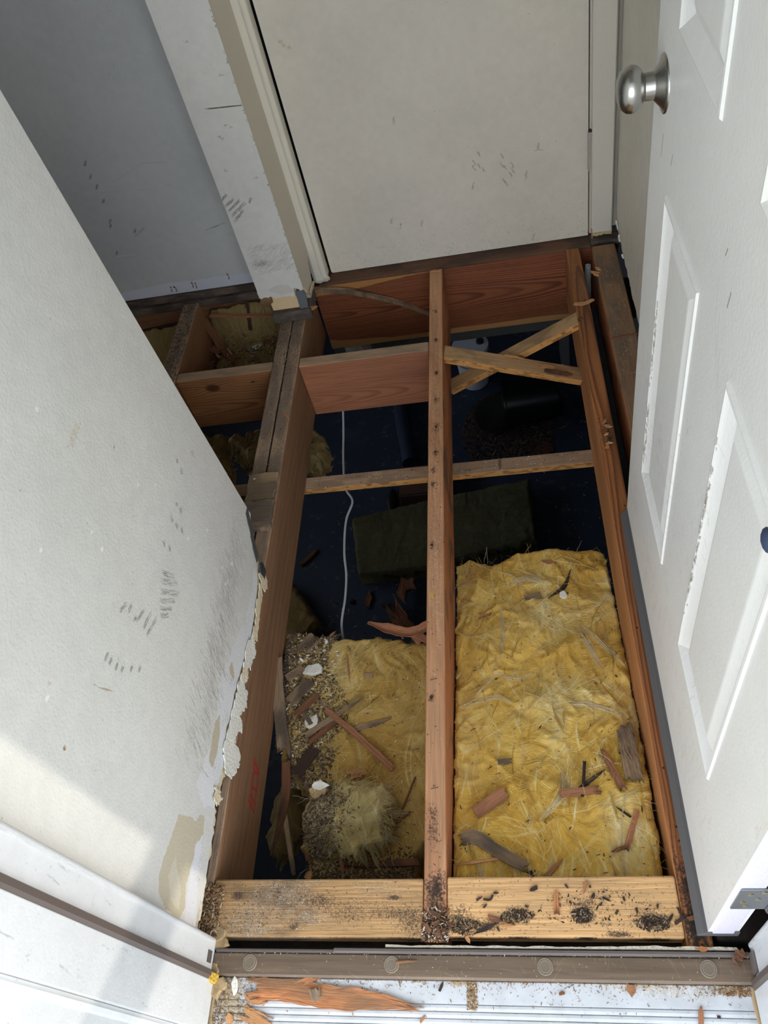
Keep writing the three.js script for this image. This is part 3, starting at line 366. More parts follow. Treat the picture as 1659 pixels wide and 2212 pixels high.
  const pr = struct('porch_roof', 'white boarded porch roof over the entrance', 'roof'); add('soffit', box(-3.3, 4, 2.62, 2.74, -0.1, 1.9), extWhite, pr);
  const eg = struct('ground', 'grey concrete porch slab outside the entrance', 'ground'); add('slab', box(-4, 6, -0.3, -0.16, 0.06, 7), std({ color: 0x9a968e, roughness: 0.95 }), eg);
}
{ // below the floor
  const f = struct('floor', 'dark blue painted basement floor with pale dust', 'floor');
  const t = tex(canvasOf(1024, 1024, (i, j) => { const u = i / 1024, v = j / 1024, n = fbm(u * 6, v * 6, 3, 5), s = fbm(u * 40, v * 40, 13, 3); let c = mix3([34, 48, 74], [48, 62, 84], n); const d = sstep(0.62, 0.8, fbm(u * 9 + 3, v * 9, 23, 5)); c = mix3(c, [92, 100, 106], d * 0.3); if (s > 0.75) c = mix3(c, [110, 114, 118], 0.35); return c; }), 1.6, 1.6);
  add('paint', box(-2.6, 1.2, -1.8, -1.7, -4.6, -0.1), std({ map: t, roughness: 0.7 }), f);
  const w = struct('wall_basement', 'dark basement walls under the joists', 'wall');
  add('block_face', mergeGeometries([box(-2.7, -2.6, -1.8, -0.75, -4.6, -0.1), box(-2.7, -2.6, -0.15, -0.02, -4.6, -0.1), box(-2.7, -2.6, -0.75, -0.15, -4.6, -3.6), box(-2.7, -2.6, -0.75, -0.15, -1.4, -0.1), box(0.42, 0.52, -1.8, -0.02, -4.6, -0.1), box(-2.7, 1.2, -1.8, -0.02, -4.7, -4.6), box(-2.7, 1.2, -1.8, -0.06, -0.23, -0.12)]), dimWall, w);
  const wn = struct('window_1', 'low wide basement window in the side wall', 'window'); for (const [a, b, c, d] of [[-0.75, -0.71, -3.6, -1.4], [-0.19, -0.15, -3.6, -1.4], [-0.71, -0.19, -3.6, -3.56], [-0.71, -0.19, -1.44, -1.4], [-0.71, -0.19, -2.52, -2.48]]) add('window_frame', box(-2.68, -2.62, a, b, c, d), offWhite, wn); add('pane', box(-2.652, -2.648, -0.71, -0.19, -3.56, -1.44), new THREE.MeshPhysicalMaterial({ color: 0xffffff, transmission: 1, roughness: 0.02, thickness: 0, ior: 1.5 }), wn);
  const sf = struct('subfloor', 'old boarded subfloor beyond the opening', 'floor');
  add('floorboard', mergeGeometries([box(-3.2, -1.5, -0.03, 0.0, -2.1, -0.24), box(-3.2, 1.2, -0.03, -0.008, -4.7, -2.19), box(0.36, 1.2, -0.03, 0, -2.19, -0.12)]), subfloorMat, sf);
}

// ───────────────────────── doors, frames, sill ─────────────────────────
function panelFace(rects, w, h, prof) { // face in the plane x = 0 looking to −x; (d, y)
  const pos = [], quad = (a, b, c, d) => pos.push(...a, ...b, ...c, ...a, ...c, ...d);
  const P = (d, y, hh) => [-hh, y, -d];
  // flat field as strips between the panels
  const ds = [...new Set([0, w, ...rects.flatMap((q) => [q[0], q[1]])])].sort((a, b) => a - b), ys = [...new Set([0, h, ...rects.flatMap((q) => [q[2], q[3]])])].sort((a, b) => a - b);
  for (let i = 0; i < ds.length - 1; i++) for (let j = 0; j < ys.length - 1; j++) { const cx = (ds[i] + ds[i + 1]) / 2, cy = (ys[j] + ys[j + 1]) / 2; if (rects.some((q) => cx > q[0] && cx < q[1] && cy > q[2] && cy < q[3])) continue; quad(P(ds[i], ys[j], 0), P(ds[i], ys[j + 1], 0), P(ds[i + 1], ys[j + 1], 0), P(ds[i + 1], ys[j], 0)); }
  const g = new THREE.BufferGeometry(); g.setAttribute('position', new THREE.Float32BufferAttribute(pos, 3)); const uv = []; for (let i = 0; i < pos.length; i += 3) uv.push(-pos[i + 2], pos[i + 1]); g.setAttribute('uv', new THREE.Float32BufferAttribute(uv, 2)); g.computeVertexNormals(); return g;
}
function panelRing([d0, d1, y0, y1], prof) {
  const pos = [], quad = (a, b, c, d) => pos.push(...a, ...b, ...c, ...a, ...c, ...d), R = (o, h) => [[-h, y0 + o, -(d0 + o)], [-h, y1 - o, -(d0 + o)], [-h, y1 - o, -(d1 - o)], [-h, y0 + o, -(d1 - o)]];
  for (let i = 0; i < prof.length - 1; i++) { const A = R(...prof[i]), B = R(...prof[i + 1]); for (let k = 0; k < 4; k++) quad(A[k], A[(k + 1) % 4], B[(k + 1) % 4], B[k]); }
  const C = R(...prof[prof.length - 1]); quad(C[0], C[1], C[2], C[3]);
  const g = new THREE.BufferGeometry(); g.setAttribute('position', new THREE.Float32BufferAttribute(pos, 3)); const uv = []; for (let i = 0; i < pos.length; i += 3) uv.push(-pos[i + 2], pos[i + 1]); g.setAttribute('uv', new THREE.Float32BufferAttribute(uv, 2)); g.computeVertexNormals(); return g;
}
{
  const g = struct('door_1', 'white six-panel entrance door standing open with a nickel knob', 'door', [0.207, 0.03, -0.252]);
  const rects = []; for (const [a, b] of [[0.137, 0.347], [0.488, 0.688]]) for (const [c, d] of [[0.25, 0.785], [0.975, 1.5], [1.63, 1.87]]) rects.push([a, b, c, d]);
  const prof = [[0, 0], [0.002, 0.0028], [0.006, 0.0032], [0.0095, 0.0005], [0.012, -0.001], [0.026, -0.0075], [0.0285, -0.0075], [0.043, -0.0015], [0.046, -0.001]];
  const map = paint({ seed: 45, w: 0.82, h: 1.1, ppm: 1250, col: [236, 237, 235], mottle: 0.015, specks: 50, ox: 0, oy: 0, draw(x, r) { // u = distance from the hinge edge, v = height above the door foot
    const S = (d, y) => [d - 0.252, y - 0.03];
    for (let i = 0; i < 240; i++) { const p = S(.3 + r() * .75, .06 + r() * .3 * r() + (r() < .5 ? .05 : 0)); const a = 1.3 + (r() - .5) * .9, l = .006 + r() * .03; scratch(x, r, [p, [p[0] + Math.cos(a) * l, p[1] + Math.sin(a) * l]], [150, 146, 138], .1 + r() * .25, .0006); }
    for (const [d, y, n] of [[.99, .47, 40], [.86, .45, 50], [.83, .44, 30], [.72, .59, 20], [.98, .16, 50], [.855, .13, 60], [.77, .15, 40], [.65, .42, 14], [.6, .57, 14], [.6, .48, 10], [.9, .3, 30], [.7, .25, 20], [.92, .4, 40], [.5, .3, 20]]) for (let i = 0; i < n; i++) { const p = S(d + (r() - .5) * .06, y + (r() - .5) * .09), l = .004 + r() * .014, a = 1.2 + (r() - .5) * .8; scratch(x, r, [p, [p[0] + Math.cos(a) * l, p[1] + Math.sin(a) * l]], [96, 94, 90], .12 + r() * .3, .0007); }
    for (const [d, y, l] of [[.64, .872, .02], [.67, .91, .01], [.99, .84, .03], [.93, .86, .015], [.77, .78, .02]]) { const p = S(d, y); scratch(x, r, [p, [p[0] - .004, p[1] + l]], [90, 72, 60], .7, .0016); }
    for (const [u, v0, v1, n] of [[.68, .28, .62, 60], [.684, .3, .7, 40], [.5, .3, .68, 34], [.34, .34, .7, 50], [.154, .3, .7, 20], [.34, .4, .62, 40]]) for (let i = 0; i < n; i++) { const v = lerp(v0, v1, r()), a = u + (r() - .5) * .003; scratch(x, r, [[a, v], [a + (r() - .5) * .001, v + .003 + r() * .012]], [104, 98, 90], .25 + r() * .4, .0012); }
    for (let i = 0; i < 420; i++) { const p = S(.8 + (r() + r() - 1) * .12, .4 + (r() + r() - 1) * .14), l = .006 + r() * .02, a = 1.25 + (r() - .5) * .7; scratch(x, r, [p, [p[0] + Math.cos(a) * l, p[1] + Math.sin(a) * l]], [110, 108, 104], .06 + r() * .16, .0007); }
    for (let k = 0; k < 3; k++) { const p = S(.62 - k * .02, .78 - k * .03); scratch(x, r, [p, [p[0] + .05, p[1] + .05], [p[0] + .06, p[1] + .1]], [190, 190, 188], .4, .0012); }
    for (let i = 0; i < 40; i++) stain(x, r, .003 + r() * .015, r() * .6, .004, .012, [176, 158, 130], 12, .0008, .3);
    for (let i = 0; i < 70; i++) { const p = S(.35 + r() * .5, .08 + r() * .15), l = .01 + r() * .03; scratch(x, r, [p, [p[0] - .002 + r() * .004, p[1] + l]], [196, 182, 156], .3, .0016); }
  } });
  const dm = paintMat(map, { bumpScale: 0.0002, roughness: 0.42 });
  add('face_sheet', panelFace(rects, 0.805, 2.0), dm, g);
  rects.forEach((q) => add('panel', panelRing(q, prof), dm, g));
  const edge = plainPaint(0xf0f0ee);
  const sheetEdge = mergeGeometries([box(0.0003, 0.006, 0.001, 2, -0.004, 0), box(0.0003, 0.009, 0, 2, -0.805, -0.8), box(0.0003, 0.009, 0, 0.004, -0.8, -0.004)]); add('skin_edge', sheetEdge, edge, g);
  add('core', box(0.009, 0.036, 0.001, 2, -0.803, -0.004), edge, g);
  add('outer_skin', box(0.036, 0.044, 0, 2, -0.805, -0.001), edge, g);
  board('hinge_stile', g, [0.0062, 0.0358], [0.0, 2.0], [-0.02, 0.0025], 'y', plainPaint(0xdcd8e8), 0.001).userData.label = 'pale lilac door edge';
  add('door_sweep', (() => { const e = new THREE.ExtrudeGeometry(new THREE.Shape([[-0.002, 0.001], [0.044, 0.001], [0.044, -0.018], [0.03, -0.019], [0.0, -0.019], [-0.012, -0.0195], [-0.0125, -0.017], [-0.004, -0.006]].map((q) => new THREE.Vector2(...q))), { depth: 0.8, bevelEnabled: true, bevelSize: 0.001, bevelThickness: 0.002, bevelSegments: 2 }); e.translate(0, -0.0015, -0.8); return e; })(), rubber, g).userData.label = 'grey rubber sweep';
  // hinge leaf on the edge
  const hinge = board('hinge', g, [0.007, 0.05], [0.172, 0.272], [0.0026, 0.005], 'y', steel, 0.001); hinge.userData.label = 'steel hinge leaf';
  for (const [x, y] of [[-0.008, 0.032], [-0.012, -0.012], [0.004, 0.006], [0.006, 0.044], [-0.006, -0.034]]) { const s = add('screw', new THREE.CylinderGeometry(0.0036, 0.0036, 0.0012, 16).rotateX(Math.PI / 2), std({ color: 0xb8ab84, metalness: 0.9, roughness: 0.35 }), hinge, [x, y * 0.9, 0.0017]); }
  add('knuckle', new THREE.CylinderGeometry(0.006, 0.006, 0.1, 16), steel, hinge, [0.027, 0, 0.002]);
  // knob: rose, neck, flattened ball
  const L = (pts) => new THREE.LatheGeometry(pts.map((p) => new THREE.Vector2(p[0], p[1])), 64).rotateZ(Math.PI / 2);
  const knob = add('knob', L([[0, 0.056], [0.006, 0.0558], [0.014, 0.0545], [0.021, 0.051], [0.0255, 0.0455], [0.0268, 0.039], [0.0255, 0.0325], [0.0215, 0.0275], [0.016, 0.0245], [0.0115, 0.0225], [0.0105, 0.018], [0.0105, 0.014]]), nickel, g, [0, 0.894, -0.75]);
  add('rose', L([[0.0105, 0.014], [0.0145, 0.016], [0.0148, 0.0235], [0.0155, 0.024], [0.0158, 0.0135], [0.0165, 0.0125], [0.026, 0.0042], [0.031, 0.0028], [0.033, 0.0018], [0.033, 0.0]].reverse()), nickel, knob);
  add('bumper', new THREE.IcosahedronGeometry(0.012, 1).scale(0.45, 1, 1), std({ color: 0x35435f, roughness: 0.6 }), g, [-0.004, 0.764, -0.166]).userData.label = 'small dark blue faceted stud';
}
{ // closet door slab in the far wall
  const g = struct('door_2', 'plain off-white slab closet door with scuffs near its foot', 'door', [-0.533, 0, -2.1]);
  const map = paint({ seed: 55, w: 0.79, h: 0.9, ppm: 1400, col: [223, 217, 204], specks: 160, ox: -0.54, oy: 0, draw(x, r) {
    for (const [u, v] of [[-.062, .29], [-.05, .278], [-.04, .266], [-.047, .313], [.012, .27], [.02, .262], [.034, .239], [.04, .25], [.02, .214], [.014, .224], [.014, .296], [.04, .265], [-.065, .275]]) { scuff(x, r, u, v, u + .008, v - .018, .004, [130, 122, 112], .5, 26); }
    stain(x, r, -.062, .21, .03, .016, [120, 114, 106], 160, .0007, .22);
    for (let i = 0; i < 500; i++) { const u = -.53 + r() * .77, v = r() * r() * .16; stain(x, r, u, v, .006, .004, [110, 104, 96], 4, .0007, .4); }
    for (const [u, v] of [[-.495, .671], [-.49, .66], [-.476, .654]]) stain(x, r, u, v, .006, .006, [180, 150, 100], 40, .0008, .5);
    for (const [u, v] of [[-.257, .421], [-.318, .135], [-.294, .115], [-.232, .112], [.086, .011], [-.072, .202], [.112, .284], [.077, .211]]) scuff(x, r, u, v, u + .006, v + .022, .006, [110, 104, 98], .45, 26);
    scratch(x, r, [[.105, .285], [.12, .287], [.128, .282]], [130, 118, 100], .7, .0012); scratch(x, r, [[.077, .225], [.082, .21], [.074, .205]], [170, 160, 146], .7, .0012);
    for (let i = 0; i < 30; i++) { const u = -.5 + r() * .7, v = r() * .8, a = r() * 3; scratch(x, r, [[u, v], [u + Math.cos(a) * .01, v + Math.sin(a) * .01]], [178, 172, 160], .4, .0006); }
  } });
  const s = sheetZ([[0.004, 0.002], [0, 0.006], [0, 2.03], [0.7805, 2.03], [0.7805, 0.002]], -0.035, 0); const uv = s.attributes.uv; for (let i = 0; i < uv.count; i++) uv.setX(i, uv.getX(i) - 0.533); add('slab', s, [paintMat(map), darkWood], g);
  const hm = plainPaint(0xd6d2c6), h = add('hinge', new THREE.CylinderGeometry(0.0058, 0.0058, 0.108, 14), hm, g, [0.7838, 0.263, 0.009]);
  for (let k = -2; k <= 2; k++) add('knuckle', new THREE.CylinderGeometry(0.0066, 0.0066, 0.0195, 14), hm, h, [0, k * 0.0212, 0]);
  add('hinge_pin', new THREE.SphereGeometry(0.0052, 12, 8), rust, h, [0, 0.056, 0]);
}
{
  const t3 = struct('trim_3', 'cream door stop strip beside the closet door', 'trim');
  const tm = plainPaint(0xe2ddcf);
  add('casing', extrudeY([[-0.585, -2.098], [-0.585, -2.06], [-0.575, -2.054], [-0.556, -2.054], [-0.553, -2.06], [-0.55, -2.062], [-0.541, -2.062], [-0.5395, -2.066], [-0.5395, -2.098]], 0.012, 2.06), tm, t3);
  const fillet = chipGeo(71, 0.02, 0.012, 0.008, 10); fillet.translate(-0.56, 0.004, -2.066); add('broken_foot', fillet, plainPaint(0xcdc5b2), t3);
  const t4 = struct('trim_4', 'cream casing board on the hinge side of the closet door', 'trim');
  add('casing', extrudeY([[0.2555, -2.12], [0.2555, -2.086], [0.259, -2.084], [0.31, -2.084], [0.313, -2.087], [0.313, -2.12]], 0.018, 2.06), plainPaint(0xdcd8cc), t4);
  add('door_jamb', box(0.25, 0.2553, 0.012, 2.06, -2.13, -2.094), plainPaint(0xcfcabd), t4);
  add('torn_foot', sheetZ(ragged([[0.258, 0.02], [0.258, 0.008], [0.275, 0.004], [0.29, 0.01], [0.313, 0.004], [0.313, 0.02]], 0.004, 4, 15), -2.1, -2.0845), CHmat('#c9b48e'), t4);
  const gb = board('foot_board', t4, [0.25, 0.332], [-0.03, 0.002], [-2.11, -2.062], 'x', grayWood, 0.003, 0.1); gb.userData.label = 'split grey board end';
  add('splinter', splinter([[0.255, 0.034, -2.083], [0.256, 0.018, -2.08], [0.257, 0.0, -2.078]], 0.008, 0.004, { seed: 61 }), CH.tan, t4);
}
function jamb(name, label, s, X) { // s = +1 for the left jamb (faces +x), −1 for the right
  const g = struct(name, label, 'door frame'); const P = (a) => a.map(([x, z]) => [X + s * x, z]);
  const map = paint({ seed: s > 0 ? 75 : 76, w: 0.3, h: 0.75, ppm: 1300, col: [212, 215, 217], specks: 60, ox: 0, oy: 0, draw(x, r) { for (let i = 0; i < 26; i++) { const u = r() * .3, v = r() * .7; scuff(x, r, u, v, u + .004, v + .02 + r() * .02, .003, [150, 152, 154], .35, 16); } for (let i = 0; i < 60; i++) stain(x, r, r() * .3, r() * .75, .01, .004, [196, 198, 198], 12, .0012, .35); } });
  const pm = paintMat(map, { roughness: 0.35, bumpScale: 0.0002 });
  const fix = (gm) => { metric(gm); return gm; };
  const ex = (pts, y0, y1) => fix(extrudeY(s > 0 ? P(pts) : P(pts).reverse(), y0, y1));
  add('jamb_board', ex([[-0.029, -0.239], [0, -0.239], [0, -0.108], [-0.029, -0.108]], 0.0, 2.05), pm, g);
  add('edge_bead', new THREE.CylinderGeometry(0.0045, 0.0045, 2.0, 12), plainPaint(0xe8eaec, { roughness: 0.25 }), g, [X + s * -0.001, 1.012, -0.2375]);
  add('weatherstrip', ex([[0.0003, -0.1935], [0.004, -0.1955], [0.008, -0.1935], [0.0085, -0.186], [0.006, -0.1815], [0.0003, -0.1815]], 0.004, 2.05), vinylDark, g).userData.label = 'dark brown rubber weatherstrip';
  add('door_stop', ex([[0.0003, -0.1812], [0.0055, -0.1812], [0.006, -0.18], [0.006, -0.114], [0.0055, -0.112], [0.0003, -0.112]], 0.0, 2.05), pm, g);
  add('brickmould', ex([[-0.06, -0.1], [-0.06, -0.066], [-0.03, -0.06], [-0.004, -0.06], [-0.001, -0.063], [-0.0005, -0.098], [0.002, -0.101], [0.0038, -0.106], [0.002, -0.111], [-0.002, -0.1078], [-0.03, -0.1078]], -0.02, 2.05), pm, g);
  return g;
}
{
  const l = jamb('trim_1', 'white entrance jamb with brown weatherstrip below the torn partition', 1, -0.575);
  board('corner_pad', l, [-0.5748, -0.5735], [0.014, 0.03], [-0.222, -0.204], 'y', vinylDark, 0.0005).userData.label = 'small dark brown corner pad';
  add('dried_foam', chipGeo(91, 0.012, 0.008, 0.006, 10).rotateZ(-1.2).translate(-0.571, 0.012, -0.184), CHmat('#c9a545'), l).userData.label = 'yellow foam scrap';
  const cl = []; for (const [x, z, a, b] of [[-0.566, -0.237, .014, .008], [-0.575, -0.25, .012, .01], [-0.57, -0.195, .006, .012], [-0.558, -0.178, .012, .008], [-0.564, -0.17, .008, .012]]) { const c = chipGeo(Math.round(-x * 4000), a, b, 0.006, 10); c.translate(x, -0.004, z); cl.push(c); } cl.forEach((c) => add('caulk_lump', c, caulk, l));
  const r = jamb('trim_2', 'white entrance jamb with brown weatherstrip on the hinge side', -1, 0.266);
  board('corner_pad', r, [0.262, 0.2655], [0.004, 0.03], [-0.228, -0.2], 'y', vinylGray, 0.0005);
}
{ // threshold
  const g = thing('door_threshold', 'brown vinyl door threshold with four round screw caps', 'threshold');
  const body = extrudeX([[-0.2215, -0.02], [-0.2215, 0.0035], [-0.22, 0.0045], [-0.2, 0.0042], [-0.1915, 0.0035], [-0.1885, 0.0005], [-0.1885, -0.02]], -0.573, 0.265); const p = body.attributes.position, n = body.attributes.normal, uv = body.attributes.uv; for (let i = 0; i < p.count; i++) uv.setXY(i, p.getX(i) + 0.575, p.getZ(i) + 0.23 - p.getY(i) * 0.5);
  add('plate', body, vinyl, g);
  const lipL = ragged([[-0.573, 0], [-0.4, 0]], 0, 2, 1);
  add('rear_lip', extrudeX([[-0.2285, -0.02], [-0.2285, 0.002], [-0.227, 0.0045], [-0.2245, 0.005], [-0.2235, 0.003], [-0.2225, 0.003], [-0.2225, -0.02]], -0.572, -0.37), vinylGray, g);
  add('rear_lip', extrudeX([[-0.2305, -0.02], [-0.2305, 0.004], [-0.229, 0.0075], [-0.2255, 0.008], [-0.2238, 0.0045], [-0.2225, 0.004], [-0.2225, -0.02]], -0.3695, 0.262), vinylGray, g);
  const split = []; { const pts = []; const r = RNG(5); for (let x = -0.285; x <= 0.25; x += 0.004) pts.push([x, -0.233 - 0.004 * fbm(x * 45, 2, 3, 4) - (x > 0.03 ? 0.0012 : 0)]); const s = new THREE.Shape(); s.moveTo(-0.285, 0.2318); s.lineTo(0.25, 0.2318); for (let i = pts.length - 1; i >= 0; i--) s.lineTo(pts[i][0], -pts[i][1]); const e = new THREE.ExtrudeGeometry(s, { depth: 0.004, bevelEnabled: false }); e.rotateX(-Math.PI / 2); add('torn_edge', e.translate(0, 0.001, 0), CHmat('#cfc6b4'), g); }
  const cm = std({ color: 0x7c6f60, roughness: 0.5 });
  for (const x of [-0.51, -0.274, -0.035, 0.202]) { const c = add('screw_cap', new THREE.CylinderGeometry(0.0115, 0.0122, 0.0012, 36), cm, g, [x, 0.0048, -0.2075]); for (const q of [0.0112, 0.008]) add('ring', new THREE.TorusGeometry(q, 0.0006, 6, 40).rotateX(Math.PI / 2), std({ color: 0x94887a, roughness: 0.5 }), c, [0, 0.0004, 0]); }
}
{ // ribbed aluminium step
  const g = thing('step_plate', 'white ribbed aluminium step plate in front of the brown threshold', 'step');
  const prof = [[-0.1882, -0.034], [-0.1882, -0.0075], [-0.187, -0.0065]]; let z = -0.157; const yy = (q) => -0.0065 - (q + 0.187) * 0.13; prof.push([z - 0.0015, yy(z - 0.0015)]);
  while (z < 0.055) { prof.push([z - 0.0007, yy(z)], [z - 0.0003, yy(z) - 0.0022], [z + 0.0005, yy(z) - 0.0022], [z + 0.0009, yy(z)], [z + 0.0045, yy(z + 0.0045) + 0.0005]); z += 0.0092; }
  prof.push([0.055, yy(0.055)], [0.055, -0.05]);
  const e = extrudeX(prof, -0.572, 0.262); const p = e.attributes.position, uv = e.attributes.uv; for (let i = 0; i < p.count; i++) uv.setXY(i, p.getX(i) + 0.58, p.getZ(i) + 0.195); add('plate', e, aluminium, g);
  for (const q of [-1, 1]) add('caulk_line', tube(Array.from({ length: 14 }, (_, i) => [(q < 0 ? -0.571 : 0.261) + q * -0.001 * Math.sin(i * 1.7), -0.01 - i * 0.0022, -0.186 + i * 0.017]), 0.006, 30, 7), caulk, g).userData.label = 'beige caulk line';
  const porch = thing('porch_rail', 'white timber porch rail on posts outside the doorway', 'rail', [1.35, -0.16, 0.25]);
  board('rail', porch, [-0.95, 0.95], [0.59, 0.7], [-0.025, 0.025], 'x', extWhite, 0.004); for (const x of [-0.93, 0.9]) board('post', porch, [x - 0.03, x + 0.03], [0, 0.59], [-0.03, 0.03], 'y', extWhite, 0.004);
}

// ───────────────────────── joists, blocks, straps ─────────────────────────
// u of every joist runs from its near end (z = −0.25 or so) into the room
function nails(o, list, rad = 0.0028) { for (const [x, y, z, k] of list) { if (k === 'staple') { const s = add('staple', tube([[0, -0.002, 0], [0, 0.0022, 0], [0.003, 0.0028, 0.0005], [0.009, 0.0028, 0.001], [0.0115, 0.002, 0.001], [0.0115, -0.002, 0.001]], 0.0006, 16, 5), rust, o, [x - o.position.x, y - o.position.y, z - o.position.z]); s.rotation.y = 0.3; } else add('nail', new THREE.CylinderGeometry(rad, rad, 0.004, 10), rust, o, [x - o.position.x, y - o.position.y, z - o.position.z]); } }
const six = (s, t, e = grayWood) => [s, s, t, t, e, e];
const J1a = tag(board('floor_joist', scene, [-0.674, -0.6364], [-0.19, 0], [-0.24, -2.05], 'z', [darkWood, sideA, weathered, sideA, grayWood, grayWood], 0.003), 'outer ply of the doubled joist, weathered top under the wall end', 'joist');
const J1b = tag(board('floor_joist', scene, [-0.6345, -0.596], [-0.19, 0], [-0.24, -2.05], 'z', [sideJ1, darkWood, weathered, sideA, grayWood, grayWood], 0.004), 'inner ply of the doubled joist, brown side with red crayon marks', 'joist');
const J2 = tag(board('floor_joist', scene, [-0.2245, -0.186], [-0.19, 0], [-0.24, -2.045], 'z', [J2side, J2side, J2top, J2side, J2side, J2side], 0.004), 'orange-brown middle floor joist with nail stains along its top', 'joist');
nails(J2, [[-0.205, 0.0008, -1.716], [-0.203, 0.0008, -1.582], [-0.204, 0.0008, -1.383], [-0.206, 0.0008, -1.298], [-0.213, 0.0008, -1.022], [-0.213, 0.0008, -0.66], [-0.207, 0.0008, -1.479, 'staple'], [-0.214, 0, -1.843, 'staple'], [-0.214, 0, -1.197, 'staple'], [-0.214, 0, -0.696, 'staple'], [-0.212, 0, -0.484, 'staple']]);
const J3 = tag(board('floor_joist', scene, [0.178, 0.2165], [-0.19, 0], [-0.235, -2.05], 'z', [sideA, tanSide(), J3top, sideA, sideA, sideA], 0.004), 'brown floor joist beside the open six-panel door, rotten near the sill', 'joist');
function tanSide() { return woodMat(wood({ seed: 73, L: 2, H: 0.2, base: [186, 128, 78], late: [130, 80, 44], rings: 140, depth: 0.1, pith: -0.2, contrast: 0.45 })); }
const J0 = tag(board('floor_joist', scene, [-1.02, -0.966], [-0.2, 0], [-1.0, -2.05], 'z', six(sideA, weathered), 0.004), 'dirt-topped joist in the side room under the stripped wall', 'joist');
const J4 = tag(board('floor_joist', scene, [0.252, 0.318], [-0.2, -0.002], [-0.9, -2.05], 'z', six(J2side, woodMat(wood({ seed: 137, L: 1.4, H: 0.08, base: [150, 118, 90], late: [100, 74, 54], rings: 220, depth: 0.02, contrast: 0.5, dirt: 0.55, dirtCol: [112, 96, 82] }), { roughness: 0.9 })), 0.005), 'dusty wall joist behind the door along the off-white return wall', 'joist');
tag(board('rim_joist', scene, [-0.595, 0.33], [-0.265, -0.012], [-2.062, -2.1], 'x', [rimSide, rimSide, darkWood, rimSide, rimSide, rimSide], 0.003), 'deep red-brown rim board with wavy grain under the closet door', 'joist');
tag(board('rim_joist', scene, [-1.6, -0.675], [-0.265, -0.05], [-2.095, -2.13], 'x', sideA, 0.003), 'dark rim board behind the insulation of the side room', 'joist');
tag(board('ledger_strip', scene, [-0.57, 0.25], [-0.011, -0.0005], [-2.052, -2.14], 'x', ledgeWood, 0.003), 'dark brown ledge board directly under the closet door', 'board');
tag(board('foundation_beam', scene, [-0.6, 0.4], [-0.33, -0.268], [-2.1, -2.24], 'x', std({ color: 0x4a4d4b, roughness: 0.9, bumpMap: peelBump, bumpScale: 0.002 }), 0.004), 'grey beam edge showing below the red-brown rim board', 'beam');
const mb = (m, t) => [m, m, t, m, m, m];
tag(board('blocking', scene, [-0.5955, -0.225], [-0.192, -0.001], [-1.678, -1.716], 'x', mb(blockSide, strapTop), 0.004, 0.02), 'reddish solid block between the doubled joist and the middle joist', 'blocking');
tag(board('blocking', scene, [-0.9655, -0.6745], [-0.19, -0.001], [-1.678, -1.716], 'x', mb(blockKnot, strapTop), 0.004), 'knotted brown block in the side room bay', 'blocking');
const fA = tag(board('blocking', scene, [-0.596, -0.2252], [-0.038, 0], [-0.246, -0.336], 'x', [frontA, frontA, frontA, darkWood, frontA, frontA], 0.004), 'dusty flat two-by-four at the sill, grey with plaster dust', 'blocking');
const fB = tag(board('blocking', scene, [-0.1855, 0.1775], [-0.038, 0], [-0.248, -0.338], 'x', [frontB, frontB, frontB, darkWood, frontB, frontB], 0.004), 'clean pale flat two-by-four at the sill with black stains', 'blocking');
for (const o of [fA, fB]) { const n = o.geometry.groups; }
tag(board('furring_strip', scene, [-1.1, 0.2], [-0.212, -0.192], [-1.385, -1.43], 'x', [strapEdge, strapEdge, strapTop, strapTop, strapEdge, strapEdge], 0.002), 'rough-sawn thin strip running under all the joists', 'strip');
function strut(name, label, a, b, w, t, m, seed) {
  const d = V3(...b).sub(V3(...a)), L = d.length(), g = boardGeo(L, t, w, 'x', 0.002, seed * 0.1, seed * 0.013); const o = add(name, g, m); o.position.copy(V3(...a).add(V3(...b)).multiplyScalar(0.5)); o.rotation.z = Math.atan2(d.y, d.x); o.rotation.y = -Math.atan2(d.z, Math.hypot(d.x, d.y)); return tag(o, label, 'bridging');
}
const brA = strut('bridging_strut', 'upper cross-bridging strut with a torn splintered end', [-0.188, -0.03, -1.69], [0.179, -0.148, -1.662], 0.052, 0.02, [strapEdge, strapEdge, tanWood, strapEdge, strapEdge, strapEdge], 1);
strut('bridging_strut', 'lower cross-bridging strut passing behind the torn one', [-0.188, -0.198, -1.735], [0.182, -0.012, -1.738], 0.05, 0.02, [strapEdge, strapEdge, tanWood, strapEdge, strapEdge, strapEdge], 2);
for (const [x0, x1, z, w, s] of [[0.08, 0.17, 0.012, 0.016, 5], [0.07, 0.13, -0.004, 0.014, 6], [-0.03, 0.03, -0.022, 0.006, 7]]) add('splinter', splinter([[x0, 0.012, z], [(x0 + x1) / 2, 0.014, z + 0.002], [x1, 0.011, z]], w, 0.003, { seed: 400 + s, jag: 0.5 }), s === 5 ? CH.brown : CH.tan, brA);
add('bent_nail', new THREE.TorusGeometry(0.006, 0.0012, 8, 20, 5).rotateX(-1.2), rust, J3, [-0.013, 0.099, -1.72 + 1.1425]);
tag(board('slate_plank', scene, [0.228, 0.25], [-0.5, -0.12], [-1.0, -1.92], 'z', std({ color: 0x3a4048, roughness: 0.9, bumpMap: fibreBump, bumpScale: 0.001 }), 0.003), 'dark slate-coloured plank down between door joist and wall joist', 'board');
